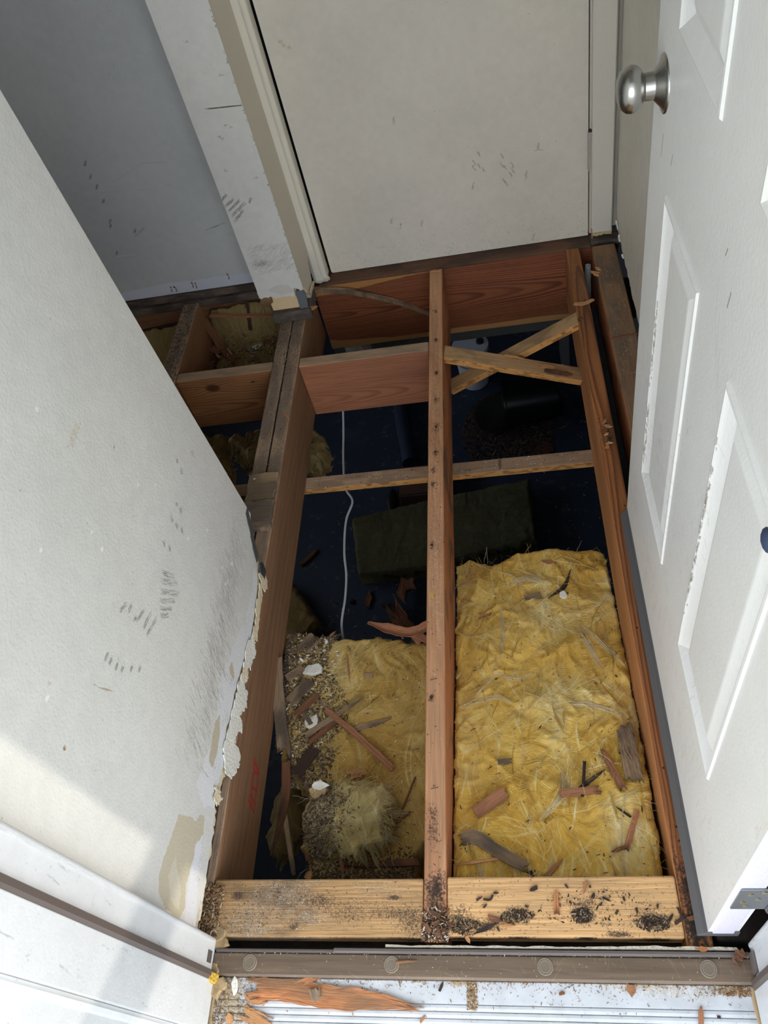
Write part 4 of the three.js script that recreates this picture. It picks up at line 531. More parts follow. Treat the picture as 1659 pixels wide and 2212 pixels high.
// two scraps of the old subfloor still nailed to the doubled joist
function scrapBoard(label, x0, x1, z0, z1, y, m, seed, t = 0.012) {
  const pts = ragged([[x0, -z0], [x1, -z0], [x1, -z1], [x0, -z1], [x0, -z0]], 0.007, 9, seed); pts.pop(); const s = new THREE.Shape(pts.map((p) => new THREE.Vector2(p[0], p[1]))); const g = new THREE.ExtrudeGeometry(s, { depth: t, bevelEnabled: true, bevelSize: 0.0015, bevelThickness: 0.0015, bevelSegments: 1 }); g.rotateX(-Math.PI / 2); const p = g.attributes.position; for (let i = 0; i < p.count; i++) p.setY(i, p.getY(i) + (vn(p.getX(i) * 60, p.getZ(i) * 60, seed) - 0.5) * 0.003); g.computeVertexNormals(); const uv = g.attributes.uv; for (let i = 0; i < uv.count; i++) uv.setXY(i, p.getX(i), p.getZ(i));
  return tag(add('subfloor_scrap', g, m, scene, [0, y + 0.002, 0]), label, 'wood scrap');
}
scrapBoard('tan-grey subfloor scrap on the doubled joist, near a white paint flake', -0.672, -0.6, -1.19, -1.275, 0.001, woodMat(wood({ seed: 131, L: 0.3, H: 0.2, base: [166, 138, 106], late: [118, 92, 68], rings: 300, depth: 0.02, contrast: 0.5, dirt: 0.6, dirtCol: [96, 82, 70] })), 81, 0.008);
scrapBoard('grey-brown subfloor scrap on the doubled joist at the partition corner', -0.69, -0.598, -1.1, -1.186, 0.001, woodMat(wood({ seed: 133, L: 0.3, H: 0.2, base: [138, 116, 96], late: [96, 78, 62], rings: 300, depth: 0.02, contrast: 0.5, dirt: 0.8, dirtCol: [90, 80, 72] })), 82, 0.012);
tag(board('subfloor_scrap', scene, [0.222, 0.36], [-0.03, -0.006], [-0.246, -0.42], 'z', darkWood, 0.006), 'black rotten floorboard end below the hinge edge of the door', 'wood scrap');
tag(board('mud_sill', scene, [-0.6, 0.36], [-0.12, -0.06], [-0.16, -0.33], 'x', darkWood, 0.004), 'black sill timber in the slot behind the brown threshold', 'beam');

// ───────────────────────── insulation ─────────────────────────
const wool = (seed, pal, n = 26000, w = 0.42, h = 0.82) => {
  const ppm = 2000, W = Math.round(w * ppm), H = Math.round(h * ppm), c = canvasOf(W, H), b = canvasOf(W, H), x = c.getContext('2d'), y = b.getContext('2d'), r = RNG(seed);
  x.fillStyle = css(pal[0]); x.fillRect(0, 0, W, H); y.fillStyle = '#707070'; y.fillRect(0, 0, W, H); x.lineCap = y.lineCap = 'round';
  const ang = (u, v) => fbm(u * 9, v * 6, seed, 3) * 9 + 1.2 + Math.sin(v * 7) * 0.7;
  const pass = (n, l0, l1, w0, w1, a0, a1, pick, hb) => { for (let i = 0; i < n; i++) { let u = r() * w, v = r() * h; const L = l0 + r() * (l1 - l0), q = pal[pick(r, u, v)], k = 0.88 + r() * 0.24, pts = [[u, v]], bend = (r() - 0.5) * 30; let a = ang(u, v) + (r() - 0.5) * 0.9; const st = 7; for (let s = 0; s < st; s++) { u += Math.cos(a) * L / st; v += Math.sin(a) * L / st; a += bend * L / st + (ang(u, v) - ang(u - 0.01, v)) * 0.3; pts.push([u, v]); } const lw = (w0 + r() * (w1 - w0)) * ppm; for (const [t, st2] of [[x, css(q.map((e) => Math.min(255, e * k)), a0 + r() * (a1 - a0))], [y, `rgba(${hb(r)},${hb(r)},${hb(r)},0.3)`]]) { t.strokeStyle = st2; t.lineWidth = lw; t.beginPath(); pts.forEach((p, i2) => i2 ? t.lineTo(p[0] * ppm, p[1] * ppm) : t.moveTo(p[0] * ppm, p[1] * ppm)); t.stroke(); } } };
  const zone = (rr, u, v) => { const f = fbm(u * 11, v * 7, seed + 40, 4) + (rr() - 0.5) * 0.28; return f < 0.42 ? 1 : f < 0.56 ? 0 : f < 0.66 ? 2 : 3; };
  const hb = (rr) => 60 + ((rr() * 150) | 0);
  pass(n * 0.1, 0.02, 0.06, 0.004, 0.012, 0.08, 0.22, zone, hb);
  pass(n * 0.3, 0.012, 0.045, 0.0008, 0.003, 0.06, 0.2, zone, hb);
  pass(n, 0.008, 0.035, 0.0003, 0.0009, 0.1, 0.36, zone, hb);
  pass(n * 0.012, 0.04, 0.12, 0.001, 0.004, 0.12, 0.3, () => 3, () => 220);
  pass(n * 0.02, 0.02, 0.06, 0.0005, 0.001, 0.3, 0.6, () => 3, () => 220);
  for (let q = 0; q < n * 0.008; q++) { const u0 = r() * w, v0 = r() * h, a0 = r() < 0.5 ? 1.57 + (r() - 0.5) * 0.9 : r() * 6.28, L = 0.035 + r() * 0.09, bend = (r() - 0.5) * 26, wd = 0.0012 + r() * 0.0045, colr = pal[r() < 0.68 ? 3 : 1], al = 0.12 + r() * 0.2; for (let k = 0; k < 34; k++) { const o = (r() + r() + r() - 1.5) * wd, st = r() * 0.3, en = 0.7 + r() * 0.3; let u = u0, v = v0, a = a0; const pts = []; for (let i = 0; i <= 12; i++) { const t = i / 12; if (t >= st && t <= en) pts.push([(u - Math.sin(a) * o * (0.4 + t)) * ppm, (v + Math.cos(a) * o * (0.4 + t)) * ppm]); u += Math.cos(a) * L / 12; v += Math.sin(a) * L / 12; a += bend * L / 12; } x.strokeStyle = css(colr.map((e) => Math.min(255, e * (0.92 + r() * 0.16))), al); y.strokeStyle = 'rgba(225,225,225,0.16)'; x.lineWidth = y.lineWidth = 0.9; for (const t of [x, y]) { t.beginPath(); pts.forEach((p, i) => i ? t.lineTo(p[0], p[1]) : t.moveTo(p[0], p[1])); t.stroke(); } } }
  return std({ map: tex(c, w, h), bumpMap: tex(b, w, h, false), bumpScale: 0.003, roughness: 1 });
};
const YEL = [[232, 191, 94], [198, 150, 54], [234, 202, 122], [248, 234, 190]];
const OLD = [[194, 156, 80], [160, 122, 54], [206, 176, 104], [222, 204, 150]];
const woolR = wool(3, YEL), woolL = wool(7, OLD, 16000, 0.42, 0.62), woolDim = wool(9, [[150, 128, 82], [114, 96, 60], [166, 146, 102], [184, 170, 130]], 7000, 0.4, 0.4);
const woolMud = std({ color: 0x7d6a52, roughness: 1, bumpMap: peelBump, bumpScale: 0.006 });
function sdPoly(px, pz, poly) { let d = 1e9, inside = false; for (let i = 0, j = poly.length - 1; i < poly.length; j = i++) { const [ax, az] = poly[i], [bx, bz] = poly[j], ex = bx - ax, ez = bz - az, wx = px - ax, wz = pz - az, t = clamp((wx * ex + wz * ez) / (ex * ex + ez * ez)); d = Math.min(d, Math.hypot(wx - ex * t, wz - ez * t)); if ((az > pz) !== (bz > pz) && px < (ex * (pz - az)) / ez + ax) inside = !inside; } return inside ? d : -d; }
function pile(seed, x, z, k = 1) { // relief of the felted surface: soft billows, combed folds, fuzz
  const wx = x + 0.05 * (fbm(x * 10, z * 10, seed, 3) - 0.5) * 2, wz = z + 0.05 * (fbm(x * 10 + 9, z * 10, seed + 3, 3) - 0.5) * 2;
  const rg = (f, g, s) => 1 - Math.abs(2 * fbm(wx * f, wz * g, s, 2) - 1);
  return k * (0.03 * (fbm(x * 8, z * 6, seed + 1, 2) - 0.5) + 0.017 * (rg(17, 9, seed + 5) - 0.6) + 0.008 * (rg(46, 22, seed + 8) - 0.6) + 0.0022 * (fbm(x * 170, z * 120, seed + 2, 2) - 0.5));
}
// a combed bundle of fine glass strands along a path
function bundle(pts, surf, w, n, seed, lift = 0.003) {
  const r = RNG(seed * 13 + 1), c = new THREE.CatmullRomCurve3(pts.map((p) => V3(p[0], p[2] ?? 0, p[1]))), gs = [];
  for (let k = 0; k < n; k++) { const o = (r() + r() - 1) * w, a = r() * 0.35, b = 0.65 + r() * 0.35, ph = r() * 6, q = []; for (let i = 0; i <= 5; i++) { const t = lerp(a, b, i / 5), P = c.getPoint(t), T = c.getTangent(t), e = o * (0.35 + 0.65 * Math.sin(Math.PI * clamp(t, 0.08, 0.92))) + 0.0012 * Math.sin(ph + i * 1.3), x = P.x - T.z * e, z = P.z + T.x * e; q.push([x, surf ? surf(x, z) + lift * (0.2 + r() * 0.9) : P.y + (r() - 0.5) * w * 0.6, z]); } gs.push(tube(q, 0.0002 + r() * 0.0002, 10, 3)); }
  return mergeGeometries(gs);
}
function batt(name, label, { poly, surf, thick = 0.09, cell = 0.0032, rag = 0.012, round = 0.03, drop = 0.9, seed = 1, m = woolR, kind }) {
  const xs = poly.map((p) => p[0]), zs = poly.map((p) => p[1]), x0 = Math.min(...xs) - 0.02, x1 = Math.max(...xs) + 0.02, z0 = Math.min(...zs) - 0.02, z1 = Math.max(...zs) + 0.02;
  const nx = Math.ceil((x1 - x0) / cell), nz = Math.ceil((z1 - z0) / cell), pos = [], uv = [], e = new Float32Array((nx + 1) * (nz + 1)), id = new Int32Array(e.length).fill(-1), idx = [];
  for (let j = 0; j <= nz; j++) for (let i = 0; i <= nx; i++) { const x = x0 + i * cell, z = z0 + j * cell; e[j * (nx + 1) + i] = sdPoly(x, z, poly) + rag * (fbm(x * 40, z * 40, seed + 60, 3) - 0.5) * 2; }
  const vert = (k) => { if (id[k] >= 0) return id[k]; const i = k % (nx + 1), j = (k / (nx + 1)) | 0, x = x0 + i * cell, z = z0 + j * cell, q = clamp(e[k] / round), fall = 1 - Math.sqrt(Math.max(0, 1 - (1 - q) * (1 - q))); pos.push(x, surf(x, z) - fall * thick * drop, z); uv.push(x + 1, -z); return (id[k] = pos.length / 3 - 1); };
  for (let j = 0; j < nz; j++) for (let i = 0; i < nx; i++) { const a = j * (nx + 1) + i, b = a + 1, c = a + nx + 1, d = c + 1; if (e[a] < 0 || e[b] < 0 || e[c] < 0 || e[d] < 0) continue; const A = vert(a), B = vert(b), C = vert(c), D = vert(d); idx.push(A, C, B, B, C, D); }
  const n = pos.length / 3, low = idx.length; for (let k = 0; k < n; k++) { pos.push(pos[k * 3], Math.min(pos[k * 3 + 1] - 0.004, surf(pos[k * 3], pos[k * 3 + 2]) - thick), pos[k * 3 + 2]); uv.push(uv[k * 2], uv[k * 2 + 1]); }
  for (let k = 0; k < low; k += 3) idx.push(idx[k] + n, idx[k + 2] + n, idx[k + 1] + n);
  const g = new THREE.BufferGeometry(); g.setAttribute('position', new THREE.Float32BufferAttribute(pos, 3)); g.setAttribute('uv', new THREE.Float32BufferAttribute(uv, 2)); g.setIndex(idx); g.computeVertexNormals();
  const o = add(name, g, m); tag(o, label, 'insulation'); return o;
}
const hairGeos = [0, 1, 2, 3].map((k) => { const r = RNG(k + 3), p = []; let a = 0; let x = 0, z = 0; for (let i = 0; i < 6; i++) { p.push([x, 0.06 * Math.sin(i * 1.2 + k) + (i === 0 || i === 5 ? 0.1 : 0.16), z]); a += (r() - 0.4) * 0.9; x += Math.cos(a) * 0.2; z += Math.sin(a) * 0.2; } return tube(p, 0.006, 8, 3); });
function hairs(parent, seed, n, f, cols, name = 'loose_fibre') { // fine glass fibres standing out of the felt
  const r = RNG(seed), M = new THREE.Matrix4(), q = new THREE.Quaternion(), C = new THREE.Color(), per = hairGeos.map(() => []);
  for (let i = 0; i < n; i++) { const p = f(r); if (p) per[i % 4].push(p); }
  per.forEach((l, k) => { if (!l.length) return; const m = new THREE.InstancedMesh(hairGeos[k], std({ color: 0xffffff, roughness: 0.9 }), l.length); l.forEach((p, i) => { const s = 0.016 + r() * 0.034; q.setFromEuler(new THREE.Euler((r() - 0.5) * 0.3, r() * 6.28, (r() - 0.5) * 0.3)); M.compose(V3(...p), q, V3(s, s * 0.6, s)); m.setMatrixAt(i, M); const c = cols[(r() * cols.length) | 0], v = 0.9 + r() * 0.2; C.setRGB(c[0] * v / 255, c[1] * v / 255, c[2] * v / 255, THREE.SRGBColorSpace); m.setColorAt(i, C); }); m.name = name; m.userData.kind = 'stuff'; parent.add(m); });
}
const surfR = (x, z) => -0.06 + 0.205 * (z + 0.35) + pile(5, x, z);
{
  const poly = [[-0.1845, -1.112], [-0.156, -1.136], [-0.122, -1.124], [-0.085, -1.106], [-0.053, -1.13], [0.015, -1.14], [0.07, -1.14], [0.1765, -1.13], [0.1765, -0.8], [0.1765, -0.58], [0.174, -0.5], [0.171, -0.45], [0.175, -0.41], [0.171, -0.38], [0.17, -0.335], [-0.1845, -0.335]];
  const b = batt('insulation_batt', 'bright yellow glass-wool batt between the middle joist and the door joist', { poly, surf: surfR, thick: 0.09, rag: 0.004, round: 0.014, drop: 0.16, seed: 5, cell: 0.0028 });
  hairs(b, 21, 1300, (r) => { const x = -0.18 + r() * 0.35, z = -0.35 - r() * 0.77; return [x, surfR(x, z) + 0.0015, z]; }, [YEL[0], YEL[2], YEL[2], YEL[3]]);
  // combed pale strands lying over the felt
  const r = RNG(55), W = [[[[0.085, -0.9], [0.105, -0.83], [0.125, -0.77]], 0.012, 120], [[[0.09, -0.9], [0.14, -0.83], [0.172, -0.77]], 0.009, 90], [[[-0.08, -0.98], [-0.078, -0.88], [-0.084, -0.8]], 0.005, 60], [[[-0.176, -0.69], [-0.1, -0.715], [-0.06, -0.7]], 0.006, 60], [[[0.0, -0.665], [0.06, -0.69], [0.12, -0.675], [0.16, -0.64]], 0.005, 80], [[[0.02, -0.56], [0.018, -0.5], [-0.03, -0.45]], 0.011, 130], [[[-0.07, -1.02], [-0.02, -1.04], [0.04, -1.02]], 0.012, 90], [[[-0.1, -0.78], [-0.06, -0.765], [-0.02, -0.775]], 0.008, 60]];
  for (let k = 0; k < 54; k++) { const x = -0.165 + r() * 0.32, z = -0.37 - r() * 0.72, top = z < -0.62, a0 = top ? r() * 6.28 : 1.2 + r() * 0.8, L = 0.04 + r() * 0.08, cv = (top ? 9 : 5) * (r() - 0.4), p = []; let a = a0, u = x, v = z; for (let i = 0; i < 4; i++) { p.push([clamp(u, -0.18, 0.168), clamp(v, -1.11, -0.345)]); u += Math.cos(a) * L / 3; v += Math.sin(a) * L / 3; a += cv * L / 3 * 4; } W.push([p, 0.0012 + r() * 0.003, 8 + (r() * 16 | 0)]); }
  W.forEach(([p, w, n], k) => add('fibre_wisp', bundle(p, surfR, k < 8 ? w : w, k < 8 ? Math.round(n * 0.25) : Math.round(n * 0.6), k + 3), wispMat(k < 8 ? 2 : k % 3), b));
}
var _wisp; function wispMat(k) { _wisp ||= [0xf0d68c, 0xe4c06a, 0xf6e8c0].map((c) => std({ color: c, roughness: 1 })); return _wisp[k]; }
const domeC = (x, z) => { const dx = (x + 0.395) / 0.1, dz = (z + 0.49) / 0.09; return Math.max(0, 1 - dx * dx - dz * dz); };
const surfL = (x, z) => -0.222 - 0.02 * sstep(-0.5, -0.36, z) + 0.018 * sstep(-0.5, -0.58, x) + pile(15, x, z, 0.9);
{
  const poly = [[-0.585, -0.928], [-0.567, -0.945], [-0.521, -0.945], [-0.468, -0.932], [-0.439, -0.93], [-0.394, -0.935], [-0.359, -0.928], [-0.227, -0.9], [-0.227, -0.46], [-0.262, -0.43], [-0.27, -0.385], [-0.502, -0.375], [-0.515, -0.43], [-0.522, -0.52], [-0.512, -0.568], [-0.54, -0.58], [-0.582, -0.635], [-0.592, -0.72], [-0.592, -0.81], [-0.592, -0.87]];
  const b = batt('insulation_batt', 'dirty yellow glass-wool batt littered with broken wood and plaster', { poly, surf: surfL, thick: 0.08, rag: 0.012, round: 0.02, drop: 0.6, seed: 15, m: woolL, cell: 0.003 });
  hairs(b, 31, 700, (r) => { const x = -0.5 + r() * 0.27, z = -0.4 - r() * 0.5; return [x, surfL(x, z) + 0.001, z]; }, [OLD[0], OLD[2], OLD[3]]);
}
const surfC = (x, z) => -0.205 + 0.07 * Math.sqrt(domeC(x, z)) * (0.7 + 0.6 * fbm(x * 22, z * 22, 6, 2)) + pile(25, x, z, 2.1);
{
  const poly = [[-0.494, -0.495], [-0.47, -0.55], [-0.43, -0.575], [-0.38, -0.578], [-0.33, -0.562], [-0.308, -0.52], [-0.33, -0.47], [-0.345, -0.44], [-0.375, -0.41], [-0.43, -0.42], [-0.47, -0.43]];
  const b = batt('insulation_clump', 'torn raised clump of grey-yellow wool carrying a white paint chip', { poly, surf: surfC, thick: 0.03, rag: 0.02, round: 0.016, seed: 25, m: woolDim2(), cell: 0.0026 });
  hairs(b, 41, 500, (r) => { const x = -0.47 + r() * 0.16, z = -0.42 - r() * 0.15; return domeC(x, z) > 0.05 ? [x, surfC(x, z) + 0.001, z] : null; }, [OLD[2], OLD[3], [206, 196, 160]]);
  const r = RNG(71); for (let k = 0; k < 16; k++) { const a = -0.5 + k * 0.13 + r() * 0.08, q = 0.8 + r() * 0.2, x = -0.395 + 0.085 * q * Math.cos(a), z = -0.49 + 0.075 * q * Math.sin(a), L = 0.01 + r() * 0.022, e = a + (r() - 0.5) * 0.9; add('fibre_tuft', bundle([[x - 0.012 * Math.cos(e), z - 0.012 * Math.sin(e), surfC(x - 0.012 * Math.cos(e), z - 0.012 * Math.sin(e)) - 0.001], [x + L * 0.4 * Math.cos(e), z + L * 0.4 * Math.sin(e), -0.18 - r() * 0.015], [x + L * Math.cos(e), z + L * Math.sin(e), -0.2 - r() * 0.02]], null, 0.007, 30, 800 + k), tuftMat(), b); }
}
function woolDim2() { return wool(13, [[196, 180, 124], [166, 146, 92], [208, 194, 146], [222, 212, 174]], 7000, 0.3, 0.3); }
var _tuft; function tuftMat() { return _tuft || (_tuft = std({ color: 0xb9ad7c, roughness: 1 })); }
{ // the other pieces, dim in the bays
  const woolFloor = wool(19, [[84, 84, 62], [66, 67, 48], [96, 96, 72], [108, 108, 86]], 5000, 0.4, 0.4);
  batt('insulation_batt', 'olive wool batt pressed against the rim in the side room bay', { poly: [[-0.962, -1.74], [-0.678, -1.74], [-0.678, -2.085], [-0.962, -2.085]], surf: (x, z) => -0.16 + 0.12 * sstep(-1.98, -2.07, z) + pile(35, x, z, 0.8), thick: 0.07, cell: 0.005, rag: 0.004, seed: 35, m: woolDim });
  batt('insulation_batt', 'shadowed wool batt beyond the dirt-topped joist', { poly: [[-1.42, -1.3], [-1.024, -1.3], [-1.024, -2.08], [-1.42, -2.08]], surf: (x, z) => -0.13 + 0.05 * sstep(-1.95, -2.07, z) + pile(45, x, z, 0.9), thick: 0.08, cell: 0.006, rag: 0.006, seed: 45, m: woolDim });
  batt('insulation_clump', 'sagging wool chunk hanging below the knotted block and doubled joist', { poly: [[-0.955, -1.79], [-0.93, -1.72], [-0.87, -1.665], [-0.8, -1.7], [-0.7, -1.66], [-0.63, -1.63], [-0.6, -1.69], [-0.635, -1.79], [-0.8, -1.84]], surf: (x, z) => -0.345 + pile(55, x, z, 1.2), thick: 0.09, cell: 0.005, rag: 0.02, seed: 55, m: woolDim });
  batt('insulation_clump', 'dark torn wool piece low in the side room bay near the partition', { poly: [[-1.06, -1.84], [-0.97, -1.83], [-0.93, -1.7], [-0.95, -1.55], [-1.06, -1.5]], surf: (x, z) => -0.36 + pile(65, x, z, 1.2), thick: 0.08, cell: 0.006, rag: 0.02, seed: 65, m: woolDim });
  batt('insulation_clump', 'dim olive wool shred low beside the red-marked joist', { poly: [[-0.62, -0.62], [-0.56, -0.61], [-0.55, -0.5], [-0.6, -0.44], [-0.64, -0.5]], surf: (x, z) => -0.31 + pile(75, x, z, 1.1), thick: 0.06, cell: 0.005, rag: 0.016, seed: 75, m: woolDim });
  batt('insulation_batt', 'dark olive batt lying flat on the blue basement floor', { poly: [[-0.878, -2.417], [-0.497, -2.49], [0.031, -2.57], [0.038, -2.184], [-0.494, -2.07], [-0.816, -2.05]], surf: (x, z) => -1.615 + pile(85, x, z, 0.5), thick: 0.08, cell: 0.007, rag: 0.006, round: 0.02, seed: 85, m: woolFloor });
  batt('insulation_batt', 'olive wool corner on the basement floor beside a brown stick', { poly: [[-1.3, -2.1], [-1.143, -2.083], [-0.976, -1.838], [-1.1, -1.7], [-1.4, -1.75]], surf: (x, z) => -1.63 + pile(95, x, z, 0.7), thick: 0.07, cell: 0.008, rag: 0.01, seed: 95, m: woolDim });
}

// ───────────────────────── loose wood, plaster, cable ─────────────────────────
let seedN = 1000;
function wreck(label, m, path, w, t, surf, o = {}) {
  const n = Math.max(path.length, 3), pts = []; // rest on the highest points under it
  const P = path.map((p) => [p[0], p[1]]);
  const hs = P.map((p) => { let h = -9; for (let i = -1; i <= 1; i++) for (let j = -1; j <= 1; j++) h = Math.max(h, surf(p[0] + i * w * 0.3, p[1] + j * w * 0.3)); return h; });
  if (P.length === 2) { const mx = (P[0][0] + P[1][0]) / 2, mz = (P[0][1] + P[1][1]) / 2, hm = surf(mx, mz), lift = Math.max(0, hm - (hs[0] + hs[1]) / 2); hs[0] += lift; hs[1] += lift; }
  P.forEach((p, i) => pts.push([p[0], hs[i] + t * 0.5 + (o.lift || 0) + (o.rise ? o.rise[i] || 0 : 0), p[1]]));
  const g = splinter(pts, w, t, { seed: seedN++, ...o }); return tag(add(o.name || 'wood_splinter', g, m), label, o.cat || 'splinter', o.group);
}
const flat = (y) => () => y;
// on the bright batt
for (const [l, m, p, w, t, o] of [
  ['short grey-brown stick near the far edge of the bright batt', CH.gray, [[-0.026, -0.984], [0.015, -0.993]], 0.011, 0.006, {}],
  ['bent dark twig-like stick beside the white flake on the bright batt', CH.dark, [[0.028, -0.984], [0.067, -1.012], [0.089, -1.067]], 0.009, 0.005, { tip: 2 }],
  ['pinkish sliver at the far lip of the bright batt', CH.fir, [[0.022, -1.096], [0.06, -1.086]], 0.01, 0.003, { tip: 2 }],
  ['longer of two pale matchsticks by the middle joist on the bright batt', CH.tan, [[-0.178, -1.032], [-0.12, -1.06]], 0.006, 0.004, { tip: 2 }],
  ['shorter of two pale matchsticks by the middle joist on the bright batt', CH.tan, [[-0.164, -1.067], [-0.131, -1.076]], 0.005, 0.003, {}],
  ['tiny pinkish shaving on the bright batt below the matchsticks', CH.fir, [[-0.136, -0.927], [-0.1, -0.941]], 0.005, 0.002, { tip: 0 }],
  ['broad weathered grey board piece with a jagged end on the bright batt', CH.gray, [[0.146, -0.639], [0.147, -0.508]], 0.031, 0.01, { jag: 0.2, cols: 9, rows: 14, dark: [0, 0.14], wobA: 0.04 }],
  ['red-brown stick with black ends beside the broad grey piece', CH.fir, [[0.094, -0.593], [0.126, -0.497]], 0.013, 0.007, { dark: [0.16, 0.14], tip: 0, jag: 0.3 }],
  ['thin dark upright stick crossing the charred pieces', CH.dark, [[0.064, -0.563], [0.052, -0.488]], 0.006, 0.004, { lift: 0.004 }],
  ['thin dark stick slanting over the charred pieces', CH.dark, [[0.045, -0.504], [0.099, -0.542]], 0.007, 0.004, { tip: 1 }],
  ['charred-ended brown piece under the two thin dark sticks', CH.fir, [[0.005, -0.495], [0.089, -0.502]], 0.014, 0.006, { dark: [0.12, 0.25], jag: 0.3 }],
  ['small two-tone chip alone in the middle of the bright batt', CH.gray, [[-0.1, -0.563], [-0.071, -0.571]], 0.009, 0.005, {}],
  ['thick reddish block of wood on the bright batt by the middle joist', CH.fir, [[-0.148, -0.46], [-0.082, -0.504]], 0.022, 0.01, { jag: 0.12, wobA: 0.05 }],
  ['reddish stick leaning toward the door on the bright batt', CH.fir, [[0.143, -0.462], [0.113, -0.393]], 0.01, 0.005, { dark: [0, 0.25] }],
  ['short dark-red stick touching the reddish leaning stick', CH.brown, [[0.089, -0.392], [0.114, -0.401]], 0.006, 0.004, { tip: 0 }],
  ['hair-thin dark sliver above the reddish leaning stick', CH.dark, [[0.107, -0.471], [0.131, -0.45]], 0.0035, 0.002, { tip: 0 }],
  ['long curved grey-brown plank piece with a pale broken end near the sill', CH.gray, [[-0.172, -0.411], [-0.146, -0.419], [-0.1, -0.391], [-0.048, -0.363]], 0.022, 0.006, { dark: [0.1, 0], jag: 0.4, rows: 16, cols: 6 }],
  ['thin orange stick passing under the curved plank piece', CH.tan, [[-0.182, -0.368], [-0.095, -0.383]], 0.005, 0.004, { tip: 0 }],
  ['orange stick standing against the flat two-by-four on the bright batt', CH.orange, [[-0.027, -0.346], [0.008, -0.381]], 0.008, 0.004, { tip: 1 }],
  ['tiny dark sliver beside the clean two-by-four on the bright batt', CH.dark, [[-0.05, -0.364], [-0.043, -0.345]], 0.005, 0.003, {}],
]) wreck(l, m, p, w, t, surfR, o);
// on the dirty batt
for (const [l, m, p, w, t, o] of [
  ['flat grey plank chip at the far edge of the dirty batt', CH.gray, [[-0.56, -0.875], [-0.521, -0.937]], 0.036, 0.005, { jag: 0.4, cols: 6 }],
  ['long bent grey lath standing along the red-marked joist', CH.gray, [[-0.603, -0.856], [-0.583, -0.735], [-0.561, -0.622]], 0.028, 0.006, { jag: 0.4, rows: 14, cols: 5, rise: [0.03, 0.02, 0.0] }],
  ['forked brown bark-like strip hanging into the dark gap', CH.brown, [[-0.558, -0.618], [-0.556, -0.537], [-0.586, -0.432]], 0.018, 0.004, { tip: 1, rise: [0.01, -0.01, -0.04] }],
  ['straight grey stick dropping into the dark gap', CH.gray, [[-0.56, -0.532], [-0.537, -0.405]], 0.01, 0.006, { rise: [-0.02, -0.05] }],
  ['wide grey strip among the heaped laths', CH.gray, [[-0.566, -0.752], [-0.526, -0.812]], 0.028, 0.005, { lift: 0.004 }],
  ['brown strip lying over the wide grey strip', CH.brown, [[-0.552, -0.719], [-0.5, -0.775]], 0.014, 0.005, { lift: 0.008 }],
  ['long grey lath pointing from the heap across the yellow wool', CH.gray, [[-0.527, -0.677], [-0.398, -0.768]], 0.012, 0.005, { tip: 1, lift: 0.006 }],
  ['dark lath beside the long pointing lath', CH.brown, [[-0.518, -0.664], [-0.455, -0.714]], 0.012, 0.005, { lift: 0.004 }],
  ['long red-brown stick lying diagonally over the dirty batt', CH.fir, [[-0.487, -0.741], [-0.4, -0.67], [-0.323, -0.597]], 0.013, 0.006, { lift: 0.008, rows: 16 }],
  ['purplish grey stick half under the long red-brown stick', CH.gray, [[-0.43, -0.692], [-0.333, -0.72]], 0.012, 0.005, { tip: 1 }],
  ['thin reddish sliver upright on the clean part of the dirty batt', CH.fir, [[-0.445, -0.878], [-0.434, -0.804]], 0.005, 0.003, { tip: 2 }],
  ['stubby grey chip alone on the dirty batt', CH.gray, [[-0.402, -0.822], [-0.377, -0.817]], 0.009, 0.004, {}],
  ['thin twig at the far edge of the dirty batt', CH.fir, [[-0.48, -0.945], [-0.494, -0.928]], 0.005, 0.003, { tip: 0 }],
  ['hair-thin brown stick near the middle joist on the dirty batt', CH.brown, [[-0.277, -0.583], [-0.325, -0.468]], 0.0035, 0.003, { lift: 0.004 }],
  ['short thin stick touching the hair-thin brown one', CH.brown, [[-0.286, -0.514], [-0.324, -0.484]], 0.004, 0.003, {}],
  ['brown board sliver lying along the dusty two-by-four', CH.brown, [[-0.438, -0.413], [-0.266, -0.416]], 0.012, 0.006, { tip: 0, rows: 14, lift: 0.01 }],
  ['dark red splinter standing up by the dusty two-by-four', CH.fir, [[-0.43, -0.441], [-0.421, -0.4]], 0.007, 0.004, { rise: [0.02, 0.02] }],
  ['grey strip above the white plaster flake on the dirty batt', CH.gray, [[-0.582, -0.81], [-0.543, -0.845]], 0.018, 0.005, { lift: 0.002 }],
  ['thin brown sliver between the joist and the long bent lath', CH.brown, [[-0.592, -0.719], [-0.577, -0.637]], 0.006, 0.004, { rise: [0.01, 0.01] }],
  ['dark broad strip between the heap and the torn clump', CH.dark, [[-0.54, -0.585], [-0.497, -0.66]], 0.026, 0.004, { lift: 0.002 }],
  ['thin slanting stick below the torn clump', CH.brown, [[-0.509, -0.443], [-0.486, -0.415]], 0.004, 0.003, { lift: 0.01 }],
  ['pale triangular splint behind the dusty two-by-four', CH.tan, [[-0.494, -0.386], [-0.487, -0.405]], 0.014, 0.004, { tip: 1, lift: 0.015 }],
  ['small grey lath crossing the middle of the heap', CH.gray, [[-0.535, -0.735], [-0.51, -0.70]], 0.01, 0.004, { lift: 0.01 }],
  ['narrow grey lath beside the second plaster flake', CH.gray, [[-0.505, -0.73], [-0.49, -0.69]], 0.009, 0.004, { lift: 0.008 }],
  ['narrow purplish lath at the heap edge', CH.gray, [[-0.5, -0.765], [-0.477, -0.735]], 0.009, 0.004, { lift: 0.004 }],
]) wreck(l, m, p, w, t, surfL, o);
wreck('tan wood shred on top of the torn clump', CH.tan, [[-0.43, -0.585], [-0.4, -0.598], [-0.375, -0.58]], 0.02, 0.004, surfC, { jag: 0.5 });
